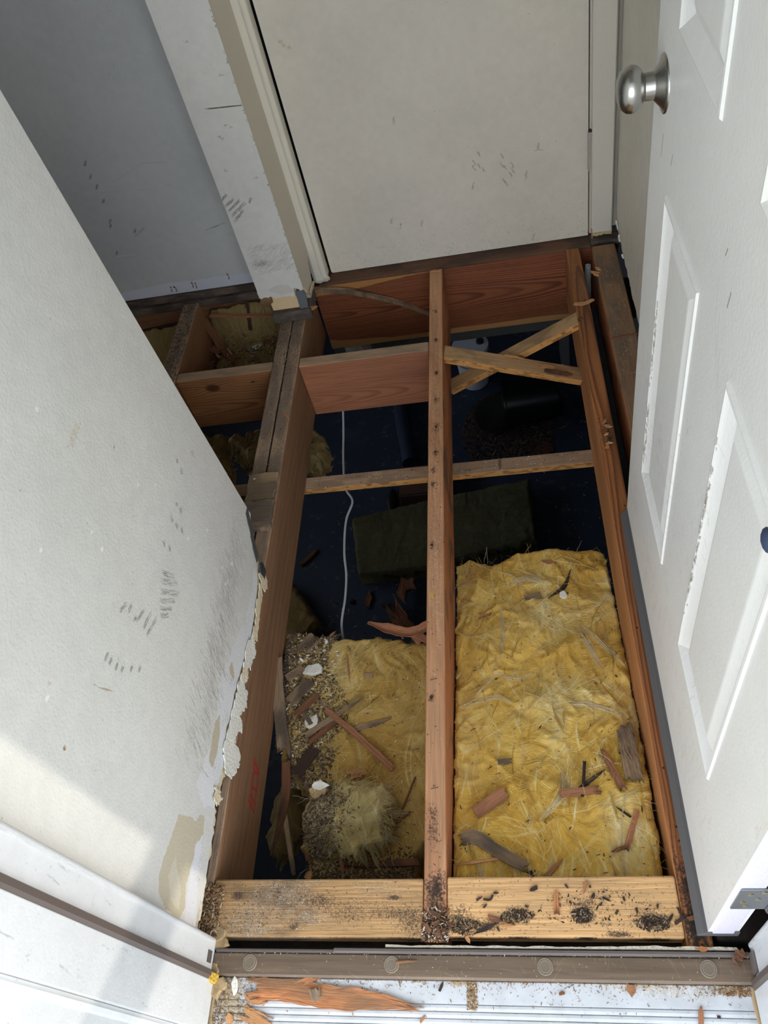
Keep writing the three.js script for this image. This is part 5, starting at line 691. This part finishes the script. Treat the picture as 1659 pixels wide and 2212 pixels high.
wreck('brown peeled board curling up at the far edge of the dirty batt', CH.fir, [[-0.405, -0.955], [-0.35, -0.93], [-0.29, -0.91], [-0.232, -0.925]], 0.024, 0.004, surfL, { tip: 0, rise: [0.012, 0.02, 0.03, 0.045], curl: 0.3, rows: 16 });
wreck('brown flap of board hanging from the middle joist over the dirty batt', CH.fir, [[-0.29, -0.905], [-0.262, -0.89], [-0.24, -0.862]], 0.028, 0.004, surfL, { jag: 0.6, rise: [0.035, 0.03, 0.02], cols: 5 });
// white plaster
function flake(label, x, z, rx, rz, t, surf, rot = 0, m = plasterMat) { const g = chipGeo(seedN++, rx, rz, t, 10); g.rotateY(rot); const o = add('plaster_flake', g, m); let h = -9; for (const i of [-1, 0, 1]) for (const j of [-1, 0, 1]) h = Math.max(h, surf(x + i * rx * 0.5, z + j * rz * 0.5)); o.position.set(x, h + t * 0.5, z); return tag(o, label, 'plaster flake'); }
flake('biggest white plaster flake at the top of the lath heap', -0.523, -0.836, 0.021, 0.016, 0.005, surfL, 0.2);
flake('second white plaster flake in the middle of the lath heap', -0.515, -0.712, 0.016, 0.014, 0.006, surfL, 0.8);
{ const f = flake('white-painted tan plaster chip on the torn clump', -0.458, -0.532, 0.018, 0.016, 0.005, surfC, 0.4, CHmat('#b99f78')); const c = chipGeo(987, 0.016, 0.009, 0.003, 11); c.translate(0.002, 0.006, -0.007); add('paint_face', c, plasterMat, f).userData.label = 'white painted face'; }
flake('small white flake on the bright batt by the bent twig', 0.064, -0.987, 0.0085, 0.009, 0.003, surfR, 0.5);
flake('white paint flake on the doubled joist beside the tan-grey scrap', -0.662, -1.262, 0.009, 0.006, 0.002, flat(0.009), 0.4);
flake('white flake among laths in the side room bay', -0.815, -1.985, 0.018, 0.012, 0.003, (x, z) => -0.155, 0.4);
flake('small white curl on the reddish lath of the side room bay', -0.779, -2.035, 0.009, 0.006, 0.003, (x, z) => -0.135, 1);
// side room bay: laths
const bayY = (x, z) => -0.14 + 0.1 * sstep(-2.0, -2.06, z);
wreck('broad grey-brown lath slanting down the side room bay', CH.brown, [[-0.972, -2.035], [-0.93, -1.99], [-0.86, -1.9]], 0.03, 0.007, bayY, { lift: 0.004, rows: 14 });
wreck('reddish lath across the olive wool of the side room bay', CH.fir, [[-0.95, -2.04], [-0.72, -2.028]], 0.014, 0.006, bayY, { lift: 0.006 });
wreck('short thick lath under the broad grey-brown lath', CH.brown, [[-0.985, -2.0], [-0.925, -1.955]], 0.026, 0.006, bayY, { lift: 0.001 });
wreck('black metal-like strip leaning on the olive wool', CH.dark, [[-0.818, -2.06], [-0.824, -2.015]], 0.014, 0.004, bayY, { jag: 0 });
wreck('grey shredded strip in the side room bay', CH.gray, [[-0.87, -2.01], [-0.83, -1.96], [-0.8, -1.91]], 0.016, 0.004, bayY, { tip: 2 });
wreck('pale matchstick in the side room bay', CH.tan, [[-0.998, -1.985], [-0.962, -1.982]], 0.004, 0.003, bayY, { lift: 0.006 });
wreck('small pale splinter pair below the broad grey-brown lath', CH.tan, [[-0.95, -1.965], [-0.925, -1.93]], 0.006, 0.003, bayY, { lift: 0.004, tip: 0 });
wreck('brown stub lath near the doubled joist in the side room bay', CH.brown, [[-0.79, -1.985], [-0.72, -1.99]], 0.016, 0.005, bayY, {});
wreck('dark board strip across the shadowed wool batt', CH.dark, [[-1.3, -2.06], [-1.06, -2.09]], 0.02, 0.006, flat(-0.1), {});
// on the joists
wreck('pale curled splinter lying across the door joist', CH.tan, [[0.172, -1.79], [0.2, -1.785], [0.232, -1.8]], 0.009, 0.004, flat(0.001), { jag: 0.5 });
wreck('split tan spike sticking out from the wall joist', CH.tan, [[0.262, -1.905], [0.235, -1.93]], 0.012, 0.006, flat(-0.006), { jag: 0.5 });
wreck('second, shorter tan spike beside it on the wall joist', CH.tan, [[0.265, -1.925], [0.246, -1.945]], 0.008, 0.004, flat(-0.002), { jag: 0.5, tip: 1 });
wreck('thin stick laid across the dusty wall joist', CH.brown, [[0.252, -1.633], [0.318, -1.64]], 0.005, 0.004, flat(-0.002), {});
for (let k = 0; k < 7; k++) { const r = RNG(60 + k); wreck(['torn reddish shaving where the door joist is rotten', 'curled tan shaving in the rotten patch of the door joist', 'upper brown shaving of the rotten patch', 'small shaving at the edge of the rotten patch', 'dark shaving in the rotten patch', 'pale pointed shaving sticking out by the rotten patch', 'lower tan shaving of the rotten patch'][k], [CH.fir, CH.tan, CH.brown, CH.tan, CH.dark, CH.tan, CH.orange][k], [[0.185 + r() * 0.012, -1.335 + k * 0.013], [0.2 + r() * 0.02, -1.34 + k * 0.014 + r() * 0.01]], 0.006 + r() * 0.005, 0.003, flat(0.001), { jag: 0.6, rise: [0, 0.005], tip: k === 5 ? 1 : null }); }
wreck('dusty shred on the middle of the furring strip', CH.gray, [[-0.06, -1.435], [-0.062, -1.39]], 0.008, 0.003, flat(-0.192), { jag: 0.6 });
wreck('tan fibre standing at the far end of the middle joist', CH.tan, [[-0.216, -2.035], [-0.19, -2.028]], 0.008, 0.004, flat(0.001), { tip: 1 });
wreck('orange splinter lifting off the doubled joist edge', CH.orange, [[-0.612, -1.49], [-0.592, -1.468]], 0.006, 0.003, flat(0.001), { tip: 1 });
// on the flat two-by-fours
for (const [l, m, p, w, o] of [
  ['black-tipped orange stick in the centre of the clean two-by-four', CH.orange, [[-0.009, -0.318], [-0.011, -0.279]], 0.008, { dark: [0, 0.45], tip: 0 }],
  ['thin red-brown sliver near the far edge of the clean two-by-four', CH.fir, [[0.042, -0.33], [0.033, -0.309]], 0.004, { tip: 1 }],
  ['black wedge-shaped chip on the clean two-by-four', CH.dark, [[-0.052, -0.315], [-0.037, -0.321]], 0.006, { tip: 0 }],
  ['dark hooked twig on the clean two-by-four', CH.dark, [[-0.127, -0.303], [-0.115, -0.302], [-0.11, -0.31]], 0.003, {}],
  ['black pointed chip past the centre stick', CH.dark, [[0.046, -0.303], [0.051, -0.312]], 0.0055, { tip: 1 }],
  ['long dark twig lying at the foot of the clean two-by-four', CH.dark, [[-0.142, -0.252], [-0.102, -0.269]], 0.007, { tip: 2 }],
  ['brown twig above the long dark twig', CH.brown, [[-0.121, -0.276], [-0.096, -0.27]], 0.008, { tip: 1 }],
  ['pale straw shaving by the long dark twig', CH.tan, [[-0.102, -0.265], [-0.076, -0.264]], 0.005, { tip: 2 }],
  ['dark stick at the door-side end of the clean two-by-four', CH.dark, [[0.164, -0.267], [0.182, -0.278]], 0.005, {}],
  ['brown peg across the rotten end of the door joist', CH.brown, [[0.184, -0.274], [0.205, -0.279]], 0.006, {}],
  ['dark thorn at the door-side end of the clean two-by-four', CH.dark, [[0.156, -0.27], [0.166, -0.283]], 0.004, { tip: 1 }],
  ['tan wedge in the slot behind the threshold', CH.tan, [[-0.156, -0.25], [-0.149, -0.238]], 0.006, { tip: 1 }],
]) wreck(l, m, p, w, 0.003, flat(0.0005), o);
for (const [l, p] of [
  ['black splinter directly above the centre stick, near the far edge', [[0.006, -0.325], [0.011, -0.318]]],
  ['black splinter between the hooked twig and the middle joist', [[-0.138, -0.301], [-0.127, -0.307]]],
  ['black twig-like splinter to the door side of the pointed chip', [[0.062, -0.306], [0.075, -0.299]]],
  ['black splinter just below the pointed chip', [[0.056, -0.293], [0.062, -0.299]]],
  ['black splinter at the rim of the centre stain, door side', [[0.079, -0.28], [0.084, -0.288]]],
  ['black splinter halfway between pointed chip and door joist', [[0.094, -0.307], [0.096, -0.299]]],
  ['stubby black splinter standing alone by the door joist', [[0.145, -0.296], [0.143, -0.288]]],
  ['thin upright black splinter before the door-side stain', [[0.112, -0.291], [0.112, -0.28]]],
  ['black splinter touching the long dark twig', [[-0.106, -0.263], [-0.102, -0.255]]],
  ['black splinter between hooked twig and first stain', [[-0.127, -0.29], [-0.12, -0.296]]],
  ['black splinter beside the thin red-brown sliver', [[0.044, -0.323], [0.046, -0.319]]],
  ['straight black splinter above the hooked twig', [[-0.11, -0.312], [-0.1, -0.312]]],
  ['long black splinter along the end of the clean two-by-four', [[0.173, -0.292], [0.178, -0.278]]],
  ['black splinter just above the centre stain', [[0.01, -0.3], [0.014, -0.296]]],
  ['black splinter between first stain and centre stick', [[-0.06, -0.293], [-0.054, -0.291]]],
]) wreck(l, CH.dark, p, 0.0032, 0.002, flat(0.0005), { tip: 1, group: 'black splinters on the clean two-by-four', rows: 5, cols: 2 });
for (const [l, p] of [
  ['far rotten shred on the near end of the middle joist', [[-0.215, -0.285], [-0.195, -0.276]]],
  ['rotten shred slanting over the dark knot of the joist end', [[-0.212, -0.262], [-0.195, -0.27]]],
  ['lowest rotten shred of the joist end, by the slot', [[-0.208, -0.252], [-0.19, -0.248]]],
  ['upright rotten shred on the joist end', [[-0.2, -0.262], [-0.197, -0.245]]],
  ['rotten shred along the dusty side of the joist end', [[-0.222, -0.27], [-0.21, -0.248]]],
  ['rotten shred bridging joist end and clean two-by-four', [[-0.19, -0.268], [-0.17, -0.262]]],
  ['short rotten shred in the middle of the joist end', [[-0.2, -0.255], [-0.18, -0.258]]],
]) wreck(l, CH.brown, p, 0.006, 0.003, flat(0.002), { jag: 0.5, group: 'shreds on the joist end', rows: 5, cols: 3, rise: [0.002, 0.004] });
// on the step plate
const stepY = (x, z) => -0.0065 - (z + 0.187) * 0.13;
for (const [l, m, p, w, t, o] of [
  ['large orange-brown splinter lying on the step plate', CH.orange, [[-0.527, -0.172], [-0.452, -0.171], [-0.367, -0.162], [-0.286, -0.158], [-0.212, -0.146]], 0.031, 0.005, { jag: 0.5, rows: 26, cols: 7, tip: 1 }],
  ['forked root end of the large orange splinter on the step plate', CH.tan, [[-0.526, -0.17], [-0.498, -0.158], [-0.474, -0.161]], 0.014, 0.004, { tip: 0, jag: 0.5 }],
  ['narrow tan splinter reaching up to the threshold', CH.orange, [[-0.449, -0.175], [-0.386, -0.191]], 0.01, 0.004, { tip: 2 }],
  ['tan splinter bundle at the jamb end of the step plate', CH.tan, [[-0.527, -0.145], [-0.466, -0.122]], 0.02, 0.005, { jag: 0.5, cols: 6 }],
  ['thin brown stick lying against the threshold on the step plate', CH.gray, [[0.033, -0.193], [0.161, -0.192]], 0.007, 0.005, { jag: 0.5 }],
  ['small orange arrow-shaped splinter below the thin brown stick', CH.orange, [[0.089, -0.189], [0.088, -0.171]], 0.012, 0.003, { tip: 1 }],
  ['upright brown splinter on the ribs near the hinge side', CH.fir, [[0.184, -0.164], [0.179, -0.135]], 0.007, 0.004, { tip: 0 }],
  ['black sliver in the middle of the step plate', CH.dark, [[-0.193, -0.187], [-0.2, -0.173]], 0.004, 0.002, { tip: 0 }],
  ['small dark seed-like chip on the step plate', CH.brown, [[-0.018, -0.173], [-0.009, -0.175]], 0.004, 0.003, {}],
  ['dark brown chip at the hinge-side corner of the step plate', CH.brown, [[0.241, -0.187], [0.242, -0.178]], 0.005, 0.003, {}],
  ['short twig at the hinge-side corner of the step plate', CH.brown, [[0.222, -0.175], [0.231, -0.18]], 0.003, 0.002, {}],
  ['thin upright red splinter rising behind the large orange one', CH.fir, [[-0.481, -0.19], [-0.481, -0.178]], 0.003, 0.003, {}],
  ['thin tan splinter slanting behind the large orange one', CH.orange, [[-0.49, -0.189], [-0.482, -0.179]], 0.003, 0.002, {}],
  ['pale yellow sliver at the lower edge of the step plate', CH.tan, [[-0.541, -0.14], [-0.535, -0.122]], 0.012, 0.003, { tip: 2 }],
  ['dark dash-like sliver on the lower ribs', CH.dark, [[0.203, -0.149], [0.209, -0.149]], 0.003, 0.002, {}],
  ['small orange shard at the lower frame edge on the ribs', CH.orange, [[-0.231, -0.132], [-0.221, -0.143]], 0.004, 0.002, { tip: 1 }],
]) wreck(l, m, p, w, t, stepY, o);
{ const big = scene.children.find((o) => o.userData.label === 'large orange-brown splinter lying on the step plate'); add('weathered_patch', splinter([[-0.4, 0.0085, -0.178], [-0.396, 0.0075, -0.165], [-0.394, 0.006, -0.152]].map(([a, b, c]) => [a, stepY(a, c) + b, c]), 0.018, 0.0016, { seed: 888, jag: 0.4, tip: 1, cols: 5, rows: 8 }), CH.gray, big).userData.label = 'grey weathered patch'; }
{ const c = flake('white plaster stick on the beige dirt of the step plate', -0.533, -0.176, 0.0045, 0.013, 0.004, stepY, 0.15); }
wreck('brown leaf-like bark shred at the hinge end of the threshold', CH.brown, [[0.232, -0.236], [0.245, -0.225], [0.255, -0.214]], 0.022, 0.004, flat(0.009), { jag: 0.7, cols: 6 });
wreck('tan bark chip on the threshold lip', CH.orange, [[0.188, -0.2335], [0.208, -0.232]], 0.007, 0.002, flat(0.008), { tip: 2 });
wreck('thin orange sliver across a screw cap of the threshold', CH.orange, [[-0.268, -0.21], [-0.232, -0.2125]], 0.003, 0.002, flat(0.006), { tip: 1 });
// dust and crumbs nobody could count
const pickC = (r, a) => a[(r() * a.length) | 0];
const woolDirt = [[106, 88, 70], [86, 70, 54], [122, 104, 84], [72, 56, 44], [116, 98, 78], [160, 146, 124]];
crumbs('sawdust_crumbs', 'brown crumbly dirt spread over the joist side of the dirty batt', scatter(5200, 91, (r) => { const t = r(), z = -0.935 + t * 0.37, x = -0.592 + Math.pow(r(), 1.4) * (0.13 - 0.03 * Math.sin(t * 9)) + (t > .75 ? .03 : 0); return { x, z, y: surfL(x, z) + 0.001, s: 0.0012 + r() * r() * 0.0032, l: 1 + r() * 2.4, c: pickC(r, woolDirt) }; }));
crumbs('sawdust_crumbs', 'brown crumbly dirt caked on one flank of the torn clump', scatter(2600, 93, (r) => { const a = r() * 6.28, q = Math.sqrt(r()), x = -0.468 + Math.cos(a) * q * 0.035 + r() * r() * r() * 0.09, z = -0.49 + Math.sin(a) * q * 0.075; return { x, z, y: surfC(x, z) + 0.001, s: 0.0012 + r() * r() * 0.003, l: 1 + r() * 2.4, c: pickC(r, woolDirt) }; }));
crumbs('sawdust_crumbs', 'brown dirt along the dusty two-by-four in the dirty batt bay', scatter(2200, 95, (r) => { const x = -0.5 + r() * 0.22, z = -0.385 - r() * r() * 0.07; return { x, z, y: surfL(x, z) + 0.001, s: 0.0012 + r() * r() * 0.003, l: 1 + r() * 2, c: pickC(r, woolDirt) }; }));
crumbs('wood_crumbs', 'fine bright and dark crumbs sprinkled over the bright batt', scatter(520, 97, (r) => { const x = -0.18 + r() * 0.35, z = -0.34 - r() * 0.77; return { x, z, y: surfR(x, z) + 0.001, s: 0.0007 + r() * r() * 0.002, l: 1 + r() * 4, c: pickC(r, [[60, 44, 34], [84, 60, 40], [44, 32, 26], [226, 214, 180], [160, 110, 70]]) }; }));
crumbs('wood_crumbs', 'bright crumbs sprinkled over the clean part of the dirty batt', scatter(420, 98, (r) => { const x = -0.48 + r() * 0.24, z = -0.45 - r() * 0.47; return { x, z, y: surfL(x, z) + 0.001, s: 0.0008 + r() * r() * 0.002, l: 1 + r() * 2.5, c: pickC(r, [[240, 236, 220], [90, 66, 46], [230, 222, 196], [70, 52, 40]]) }; }));
crumbs('plaster_crumbs', 'white plaster crumbs through the lath heap', scatter(260, 99, (r) => { const x = -0.585 + r() * 0.12, z = -0.63 - r() * 0.3; return { x, z, y: surfL(x, z) + 0.004, s: 0.0012 + r() * r() * 0.0045, l: 1 + r(), c: pickC(r, [[244, 242, 234], [230, 226, 212]]) }; }));
crumbs('dirt_crumbs', 'grey dirt along the top of the doubled joist', scatter(1500, 101, (r) => { const z = r() < 0.55 ? -1.88 + r() * 0.25 : -1.28 - r() * 0.62, x = -0.672 + r() * 0.074; return { x, z, y: 0.0012, s: 0.0008 + r() * r() * 0.0022, l: 1 + r() * 2, c: pickC(r, DUST) }; }));
crumbs('dirt_crumbs', 'dark dirt along the joist top in the side room', scatter(1100, 103, (r) => { const z = -2.04 + r() * 0.36, x = -1.018 + r() * 0.05; return { x, z, y: 0.001, s: 0.001 + r() * r() * 0.003, l: 1 + r() * 2, c: pickC(r, [[90, 76, 64], [110, 94, 78], [126, 112, 96], [74, 62, 52]]) }; }));
crumbs('dirt_crumbs', 'whitish dust and fluff on the wall joist', scatter(900, 105, (r) => { const z = -1.98 + r() * 0.5, x = 0.262 + r() * 0.05; return { x, z, y: 0.0005, s: 0.0006 + r() * r() * 0.002, l: 1 + r() * 3, c: pickC(r, [[140, 126, 112], [168, 158, 148], [110, 92, 76], [122, 106, 92]]) }; }));
crumbs('dirt_crumbs', 'grey plaster dust and grit on the dusty two-by-four', scatter(1300, 107, (r) => { const t = r(); let x = lerp(-0.56, -0.44, t) + (r() + r() - 1) * 0.06, z = lerp(-0.25, -0.33, t) + (r() - 0.5) * 0.05; if (r() < 0.35) { x = -0.59 + r() * 0.36; z = -0.25 - r() * 0.082; } if (z < -0.334 || z > -0.248 || x < -0.594) return null; return { x, z, y: 0.0008, s: 0.0004 + r() * r() * 0.0013, l: 1 + r() * 2, c: pickC(r, [[176, 164, 148], [150, 134, 118], [90, 72, 58], [196, 188, 176], [70, 56, 46]]) }; }));
crumbs('dirt_crumbs', 'dark grit piled in three patches on the clean two-by-four', scatter(1500, 109, (r) => { const [cx, cz, rx, rz] = pickC(r, [[-0.073, -0.278, 0.03, 0.012], [0.028, -0.279, 0.018, 0.012], [0.134, -0.268, 0.028, 0.012], [-0.155, -0.262, 0.03, 0.014], [0.05, -0.29, 0.1, 0.03]]); const g = Math.sqrt(r()) * 0.9, a = r() * 6.28, x = cx + Math.cos(a) * g * rx, z = cz + Math.sin(a) * g * rz; if (z > -0.25 || z < -0.336 || x < -.185 || x > .176) return null; return { x, z, y: 0.0008, s: 0.0005 + r() * r() * 0.0022, l: 1 + r() * 2.5, c: pickC(r, [[40, 32, 28], [60, 46, 36], [90, 66, 46], [30, 26, 24], [160, 140, 116]]) }; }));
crumbs('dirt_crumbs', 'rotten crumbs and white grit on the near end of the middle joist', scatter(1300, 111, (r) => { const x = -0.226 + r() * 0.042, z = -0.242 - r() * r() * 0.06; return { x, z, y: 0.001 + r() * 0.004, s: 0.0007 + r() * r() * 0.0025, l: 1 + r() * 2.5, c: pickC(r, [[92, 66, 48], [60, 44, 34], [130, 96, 66], [226, 216, 204], [160, 120, 84]]) }; }));
crumbs('dirt_crumbs', 'brown rotten wood crumbs at the jamb end of the dusty two-by-four', scatter(1300, 113, (r) => { const x = -0.615 + r() * 0.04, z = -0.245 - r() * 0.08; return { x, z, y: 0.0 + r() * 0.006, s: 0.001 + r() * r() * 0.004, l: 1 + r() * 2.5, c: pickC(r, [[150, 120, 88], [130, 96, 66], [100, 72, 50], [166, 138, 104], [180, 164, 140]]) }; }));
crumbs('dirt_crumbs', 'sandy dirt on the step plate along the threshold', scatter(3200, 115, (r) => { let x, z; const q = r(); if (q < 0.4) { x = -0.57 + r() * r() * 0.1; z = -0.186 + r() * 0.08; } else if (q < 0.55) { x = -0.149 + (r() - 0.5) * 0.016; z = -0.186 + r() * 0.036; } else if (q < 0.7) { x = 0.255 - r() * r() * 0.08; z = -0.187 + r() * 0.012; } else { x = -0.56 + r() * 0.81; z = -0.187 + r() * r() * r() * 0.08; } return { x, z, y: stepY(x, z) + 0.0008, s: 0.0005 + r() * r() * 0.0016, l: 1 + r() * 2.5, c: pickC(r, [[176, 152, 118], [150, 120, 88], [196, 178, 150], [110, 84, 62], [140, 112, 84]]) }; }));
crumbs('dirt_crumbs', 'pale grit in the seam of the brown threshold', scatter(300, 117, (r) => { const x = -0.57 + r() * 0.83; const seam = r() < 0.6; return { x, z: seam ? -0.222 + (r() - 0.5) * 0.002 : -0.22 + r() * 0.028, y: 0.0048, s: 0.0004 + r() * r() * 0.0012, l: 1 + r(), c: pickC(r, [[216, 206, 190], [170, 150, 126], [96, 78, 62]]) }; }));
crumbs('dirt_crumbs', 'grit and white specks on the furring strip', scatter(420, 119, (r) => ({ x: -0.57 + r() * 0.74, z: -1.427 + r() * 0.04, y: -0.1915, s: 0.0006 + r() * r() * 0.003, l: 1 + r(), c: pickC(r, [[216, 206, 190], [150, 130, 106], [96, 78, 62]]) })));
crumbs('dirt_crumbs', 'litter of chips over the olive wool of the side room bay', scatter(1300, 121, (r) => { const x = -0.955 + r() * 0.27, z = -2.02 + r() * 0.3; return { x, z, y: bayY(x, z) + 0.012, s: 0.001 + r() * r() * 0.004, l: 1 + r() * 3, c: pickC(r, [[120, 96, 70], [84, 66, 50], [190, 176, 150], [60, 46, 38], [140, 120, 80]]) }; }));
crumbs('dirt_crumbs', 'debris over the sagging wool chunk', scatter(300, 123, (r) => { const x = -0.92 + r() * 0.28, z = -1.68 - r() * 0.1; return { x, z, y: -0.335, s: 0.001 + r() * r() * 0.004, l: 1 + r() * 3, c: pickC(r, [[120, 96, 70], [84, 66, 50], [190, 176, 150]]) }; }));

// ───────────────────────── services and the basement ─────────────────────────
tag(add('cable', tube([[-0.525, -0.15, -1.72], [-0.525, -0.22, -1.735], [-0.524, -0.255, -1.66], [-0.517, -0.262, -1.54], [-0.5, -0.258, -1.43], [-0.478, -0.258, -1.385], [-0.492, -0.262, -1.326], [-0.491, -0.266, -1.216], [-0.48, -0.266, -1.141], [-0.478, -0.266, -1.07], [-0.484, -0.275, -1.0], [-0.487, -0.33, -0.972], [-0.487, -0.45, -0.962]], 0.0032, 120, 10), std({ color: 0xb4b8c2, roughness: 0.5 })), 'thin pale grey cable sagging below the reddish block', 'cable');
{ const p = thing('conduit_pipe', 'grey open-ended conduit pipe standing between the door joist and wall joist', 'pipe', [0.236, -0.03, -2.0]); const m = std({ color: 0xc2c7cd, roughness: 0.45 });
  add('pipe', new THREE.LatheGeometry([[0.0048, -0.5], [0.0085, -0.5], [0.0085, -0.01], [0.008, 0], [0.0055, 0], [0.005, -0.02], [0.0048, -0.5]].map((q) => new THREE.Vector2(...q)), 24).rotateX(-0.06), m, p); add('collar', new THREE.LatheGeometry([[0.0086, -0.045], [0.0096, -0.043], [0.0096, -0.034], [0.0088, -0.032], [0.0096, -0.03], [0.0096, -0.02], [0.0086, -0.018]].map((q) => new THREE.Vector2(...q)), 24), m, p); }
tag(add('bent_lath', splinter([[-0.58, -0.018, -2.05], [-0.5, -0.03, -2.045], [-0.42, -0.062, -2.045], [-0.33, -0.11, -2.05], [-0.245, -0.17, -2.052]], 0.014, 0.012, { seed: 77, rows: 26, cols: 4, jag: 0.1 }), CH.gray), 'bent grey lath curving down across the wavy-grained rim board', 'lath');
flake('rough grey mortar lump on the sill between rim and reddish block', -0.515, -2.115, 0.04, 0.03, 0.03, flat(-0.33), 0, std({ color: 0x9c9a94, roughness: 1, bumpMap: peelBump, bumpScale: 0.004 }));
{ const b = thing('metal_bracket', 'bent silver metal bracket below the door joist near the bridging', 'bracket', [0.16, -0.3, -1.95]); add('plate', sheetZ([[-0.012, -0.06], [0.014, -0.06], [0.014, 0.07], [-0.016, 0.07], [-0.016, 0.0]], -0.002, 0.002), steel, b); add('rod', tube([[-0.005, -0.055, 0.002], [-0.05, -0.062, 0.004], [-0.1, -0.075, 0.004]], 0.004, 20, 7), steel, b); }
const FY = -1.7;
{ const b = thing('white_bucket', 'white plastic bucket with a bail handle on the basement floor', 'bucket', [-0.226, FY, -3.39]); const m = std({ color: 0xd8deee, roughness: 0.55 });
  add('body', new THREE.LatheGeometry([[0, 0], [0.072, 0], [0.076, 0.005], [0.093, 0.24], [0.099, 0.245], [0.099, 0.262], [0.095, 0.262], [0.093, 0.25], [0.09, 0.24], [0.074, 0.01], [0, 0.01]].map((q) => new THREE.Vector2(...q)), 48), m, b);
  add('lid', new THREE.CylinderGeometry(0.1, 0.1, 0.012, 48), std({ color: 0xd2d9ea, roughness: 0.5 }), b, [0, 0.268, 0]); add('handle', tube([[-0.1, 0.25, 0], [-0.08, 0.22, 0.08], [0, 0.2, 0.118], [0.08, 0.22, 0.08], [0.1, 0.25, 0]], 0.003, 30, 6), steel, b); add('spout_cap', new THREE.CylinderGeometry(0.02, 0.022, 0.016, 20), std({ color: 0x1c222c, roughness: 0.5 }), b, [0.055, 0.281, -0.01]); }
{ const b = thing('black_bucket', 'black plastic bucket tipped on its side on the basement floor', 'bucket', [0.01, FY, -3.06]); const m = std({ color: 0x10141a, roughness: 0.3 });
  const g = new THREE.LatheGeometry([[0, 0], [0.1, 0], [0.105, 0.006], [0.13, 0.27], [0.137, 0.272], [0.137, 0.29], [0.13, 0.29], [0.127, 0.275], [0.1, 0.012], [0, 0.012]].map((q) => new THREE.Vector2(...q)), 56); g.rotateZ(Math.PI / 2 + 0.06); g.translate(0.21, 0.135, 0); add('body', g, m, b);
  const s = new THREE.SphereGeometry(0.135, 24, 16); s.scale(0.85, 0.55, 0.95); s.translate(-0.13, 0.07, 0.02); add('black_bag', s, std({ color: 0x0b0d10, roughness: 0.5, bumpMap: peelBump, bumpScale: 0.01 }), b); }
crumbs('dark_dirt', 'dark leafy dirt heaped on the basement floor before the buckets', scatter(2600, 131, (r) => { const a = r() * 6.28, q = Math.sqrt(r()), x = -0.07 + Math.cos(a) * q * 0.24, z = -2.98 + Math.sin(a) * q * 0.3; return { x, z, y: FY + 0.012 * (1 - q) + 0.003, s: 0.004 + r() * 0.01, l: 1 + r() * 2, c: pickC(r, [[70, 60, 58], [50, 44, 46], [90, 74, 64], [58, 52, 60]]) }; }));
crumbs('dark_dirt', 'reddish crumbs of dirt on the basement floor near the strip', scatter(400, 133, (r) => { const a = r() * 6.28, q = Math.sqrt(r()), x = 0.1 + Math.cos(a) * q * 0.06, z = -2.83 + Math.sin(a) * q * 0.07; return { x, z, y: FY + 0.004, s: 0.003 + r() * 0.007, l: 1 + r() * 2, c: pickC(r, [[110, 66, 50], [84, 56, 46]]) }; }));
crumbs('pale_grit', 'pale dust and grit on the blue basement floor', scatter(1500, 135, (r) => ({ x: -1 + r() * 1.4, z: -1.6 - r() * 2, y: FY + 0.002, s: 0.0015 + r() * r() * 0.006, l: 1 + r() * 2, c: pickC(r, [[150, 156, 166], [100, 104, 110], [60, 56, 56]]) })));
tag(add('rolled_sheet', tube([[-0.66, FY + 0.04, -3.3], [-0.62, FY + 0.04, -3.0], [-0.6, FY + 0.04, -2.88], [-0.585, FY + 0.04, -2.78]], 0.04, 40, 18), std({ color: 0x22304c, roughness: 0.7 })), 'dark blue rolled sheet lying on the basement floor', 'sheet');
{ const b = thing('brown_box', 'flat dark brown box lying on the basement floor by the olive batt', 'box', [-0.55, FY, -2.62]); const g = boardGeo(0.26, 0.08, 0.2, 'x', 0.004); add('body', g, std({ color: 0x4a342c, roughness: 0.8 }), b, [0.05, 0.04, 0]); add('flap', boardGeo(0.25, 0.006, 0.1, 'x', 0.002), std({ color: 0x563e34, roughness: 0.8 }), b, [0.05, 0.083, 0.04]); }
tag(add('black_sole', new THREE.SphereGeometry(0.05, 24, 12).scale(0.55, 0.3, 1.5), std({ color: 0x08090c, roughness: 0.5 }), scene, [-0.68, FY + 0.015, -2.56]), 'black oval shoe-like pad beside the brown box', 'pad');
for (const [l, m, p, w, t] of [
  ['dark broken plank upright in the wood pile on the basement floor', CH.brown, [[-0.66, -1.96], [-0.6, -1.8], [-0.53, -1.72]], 0.075, 0.02], ['wide dark board in the wood pile on the basement floor', CH.brown, [[-0.61, -2.06], [-0.56, -1.9]], 0.09, 0.02], ['splintered dark board under the wood pile', CH.dark, [[-0.7, -1.93], [-0.6, -1.85]], 0.03, 0.015], ['short dark stick beside the cable on the basement floor', CH.brown, [[-0.78, -1.92], [-0.76, -2.02]], 0.025, 0.012],
  ['brown stick alone on the blue basement floor', CH.brown, [[-1.135, -2.19], [-1.043, -2.3]], 0.02, 0.014], ['thin dark strip across the dusty patch of the basement floor', CH.dark, [[-0.72, -1.85], [-0.58, -1.78]], 0.02, 0.008], ['small dark chip near the olive batt on the basement floor', CH.dark, [[-0.86, -1.95], [-0.84, -1.98]], 0.02, 0.008], ['long pale scratch-like wire on the basement floor', CH.gray, [[0.0, -2.9], [0.12, -2.92], [0.26, -2.97]], 0.006, 0.006]]) wreck(l, m, p, w, t, flat(FY + 0.001), { jag: 0.5, rise: l.includes('pile') ? [0.03, 0.05, 0.02] : null });

scene.traverse((o) => { if (o.isMesh) { o.castShadow = true; o.receiveShadow = true; } });
renderer.render(scene, camera);
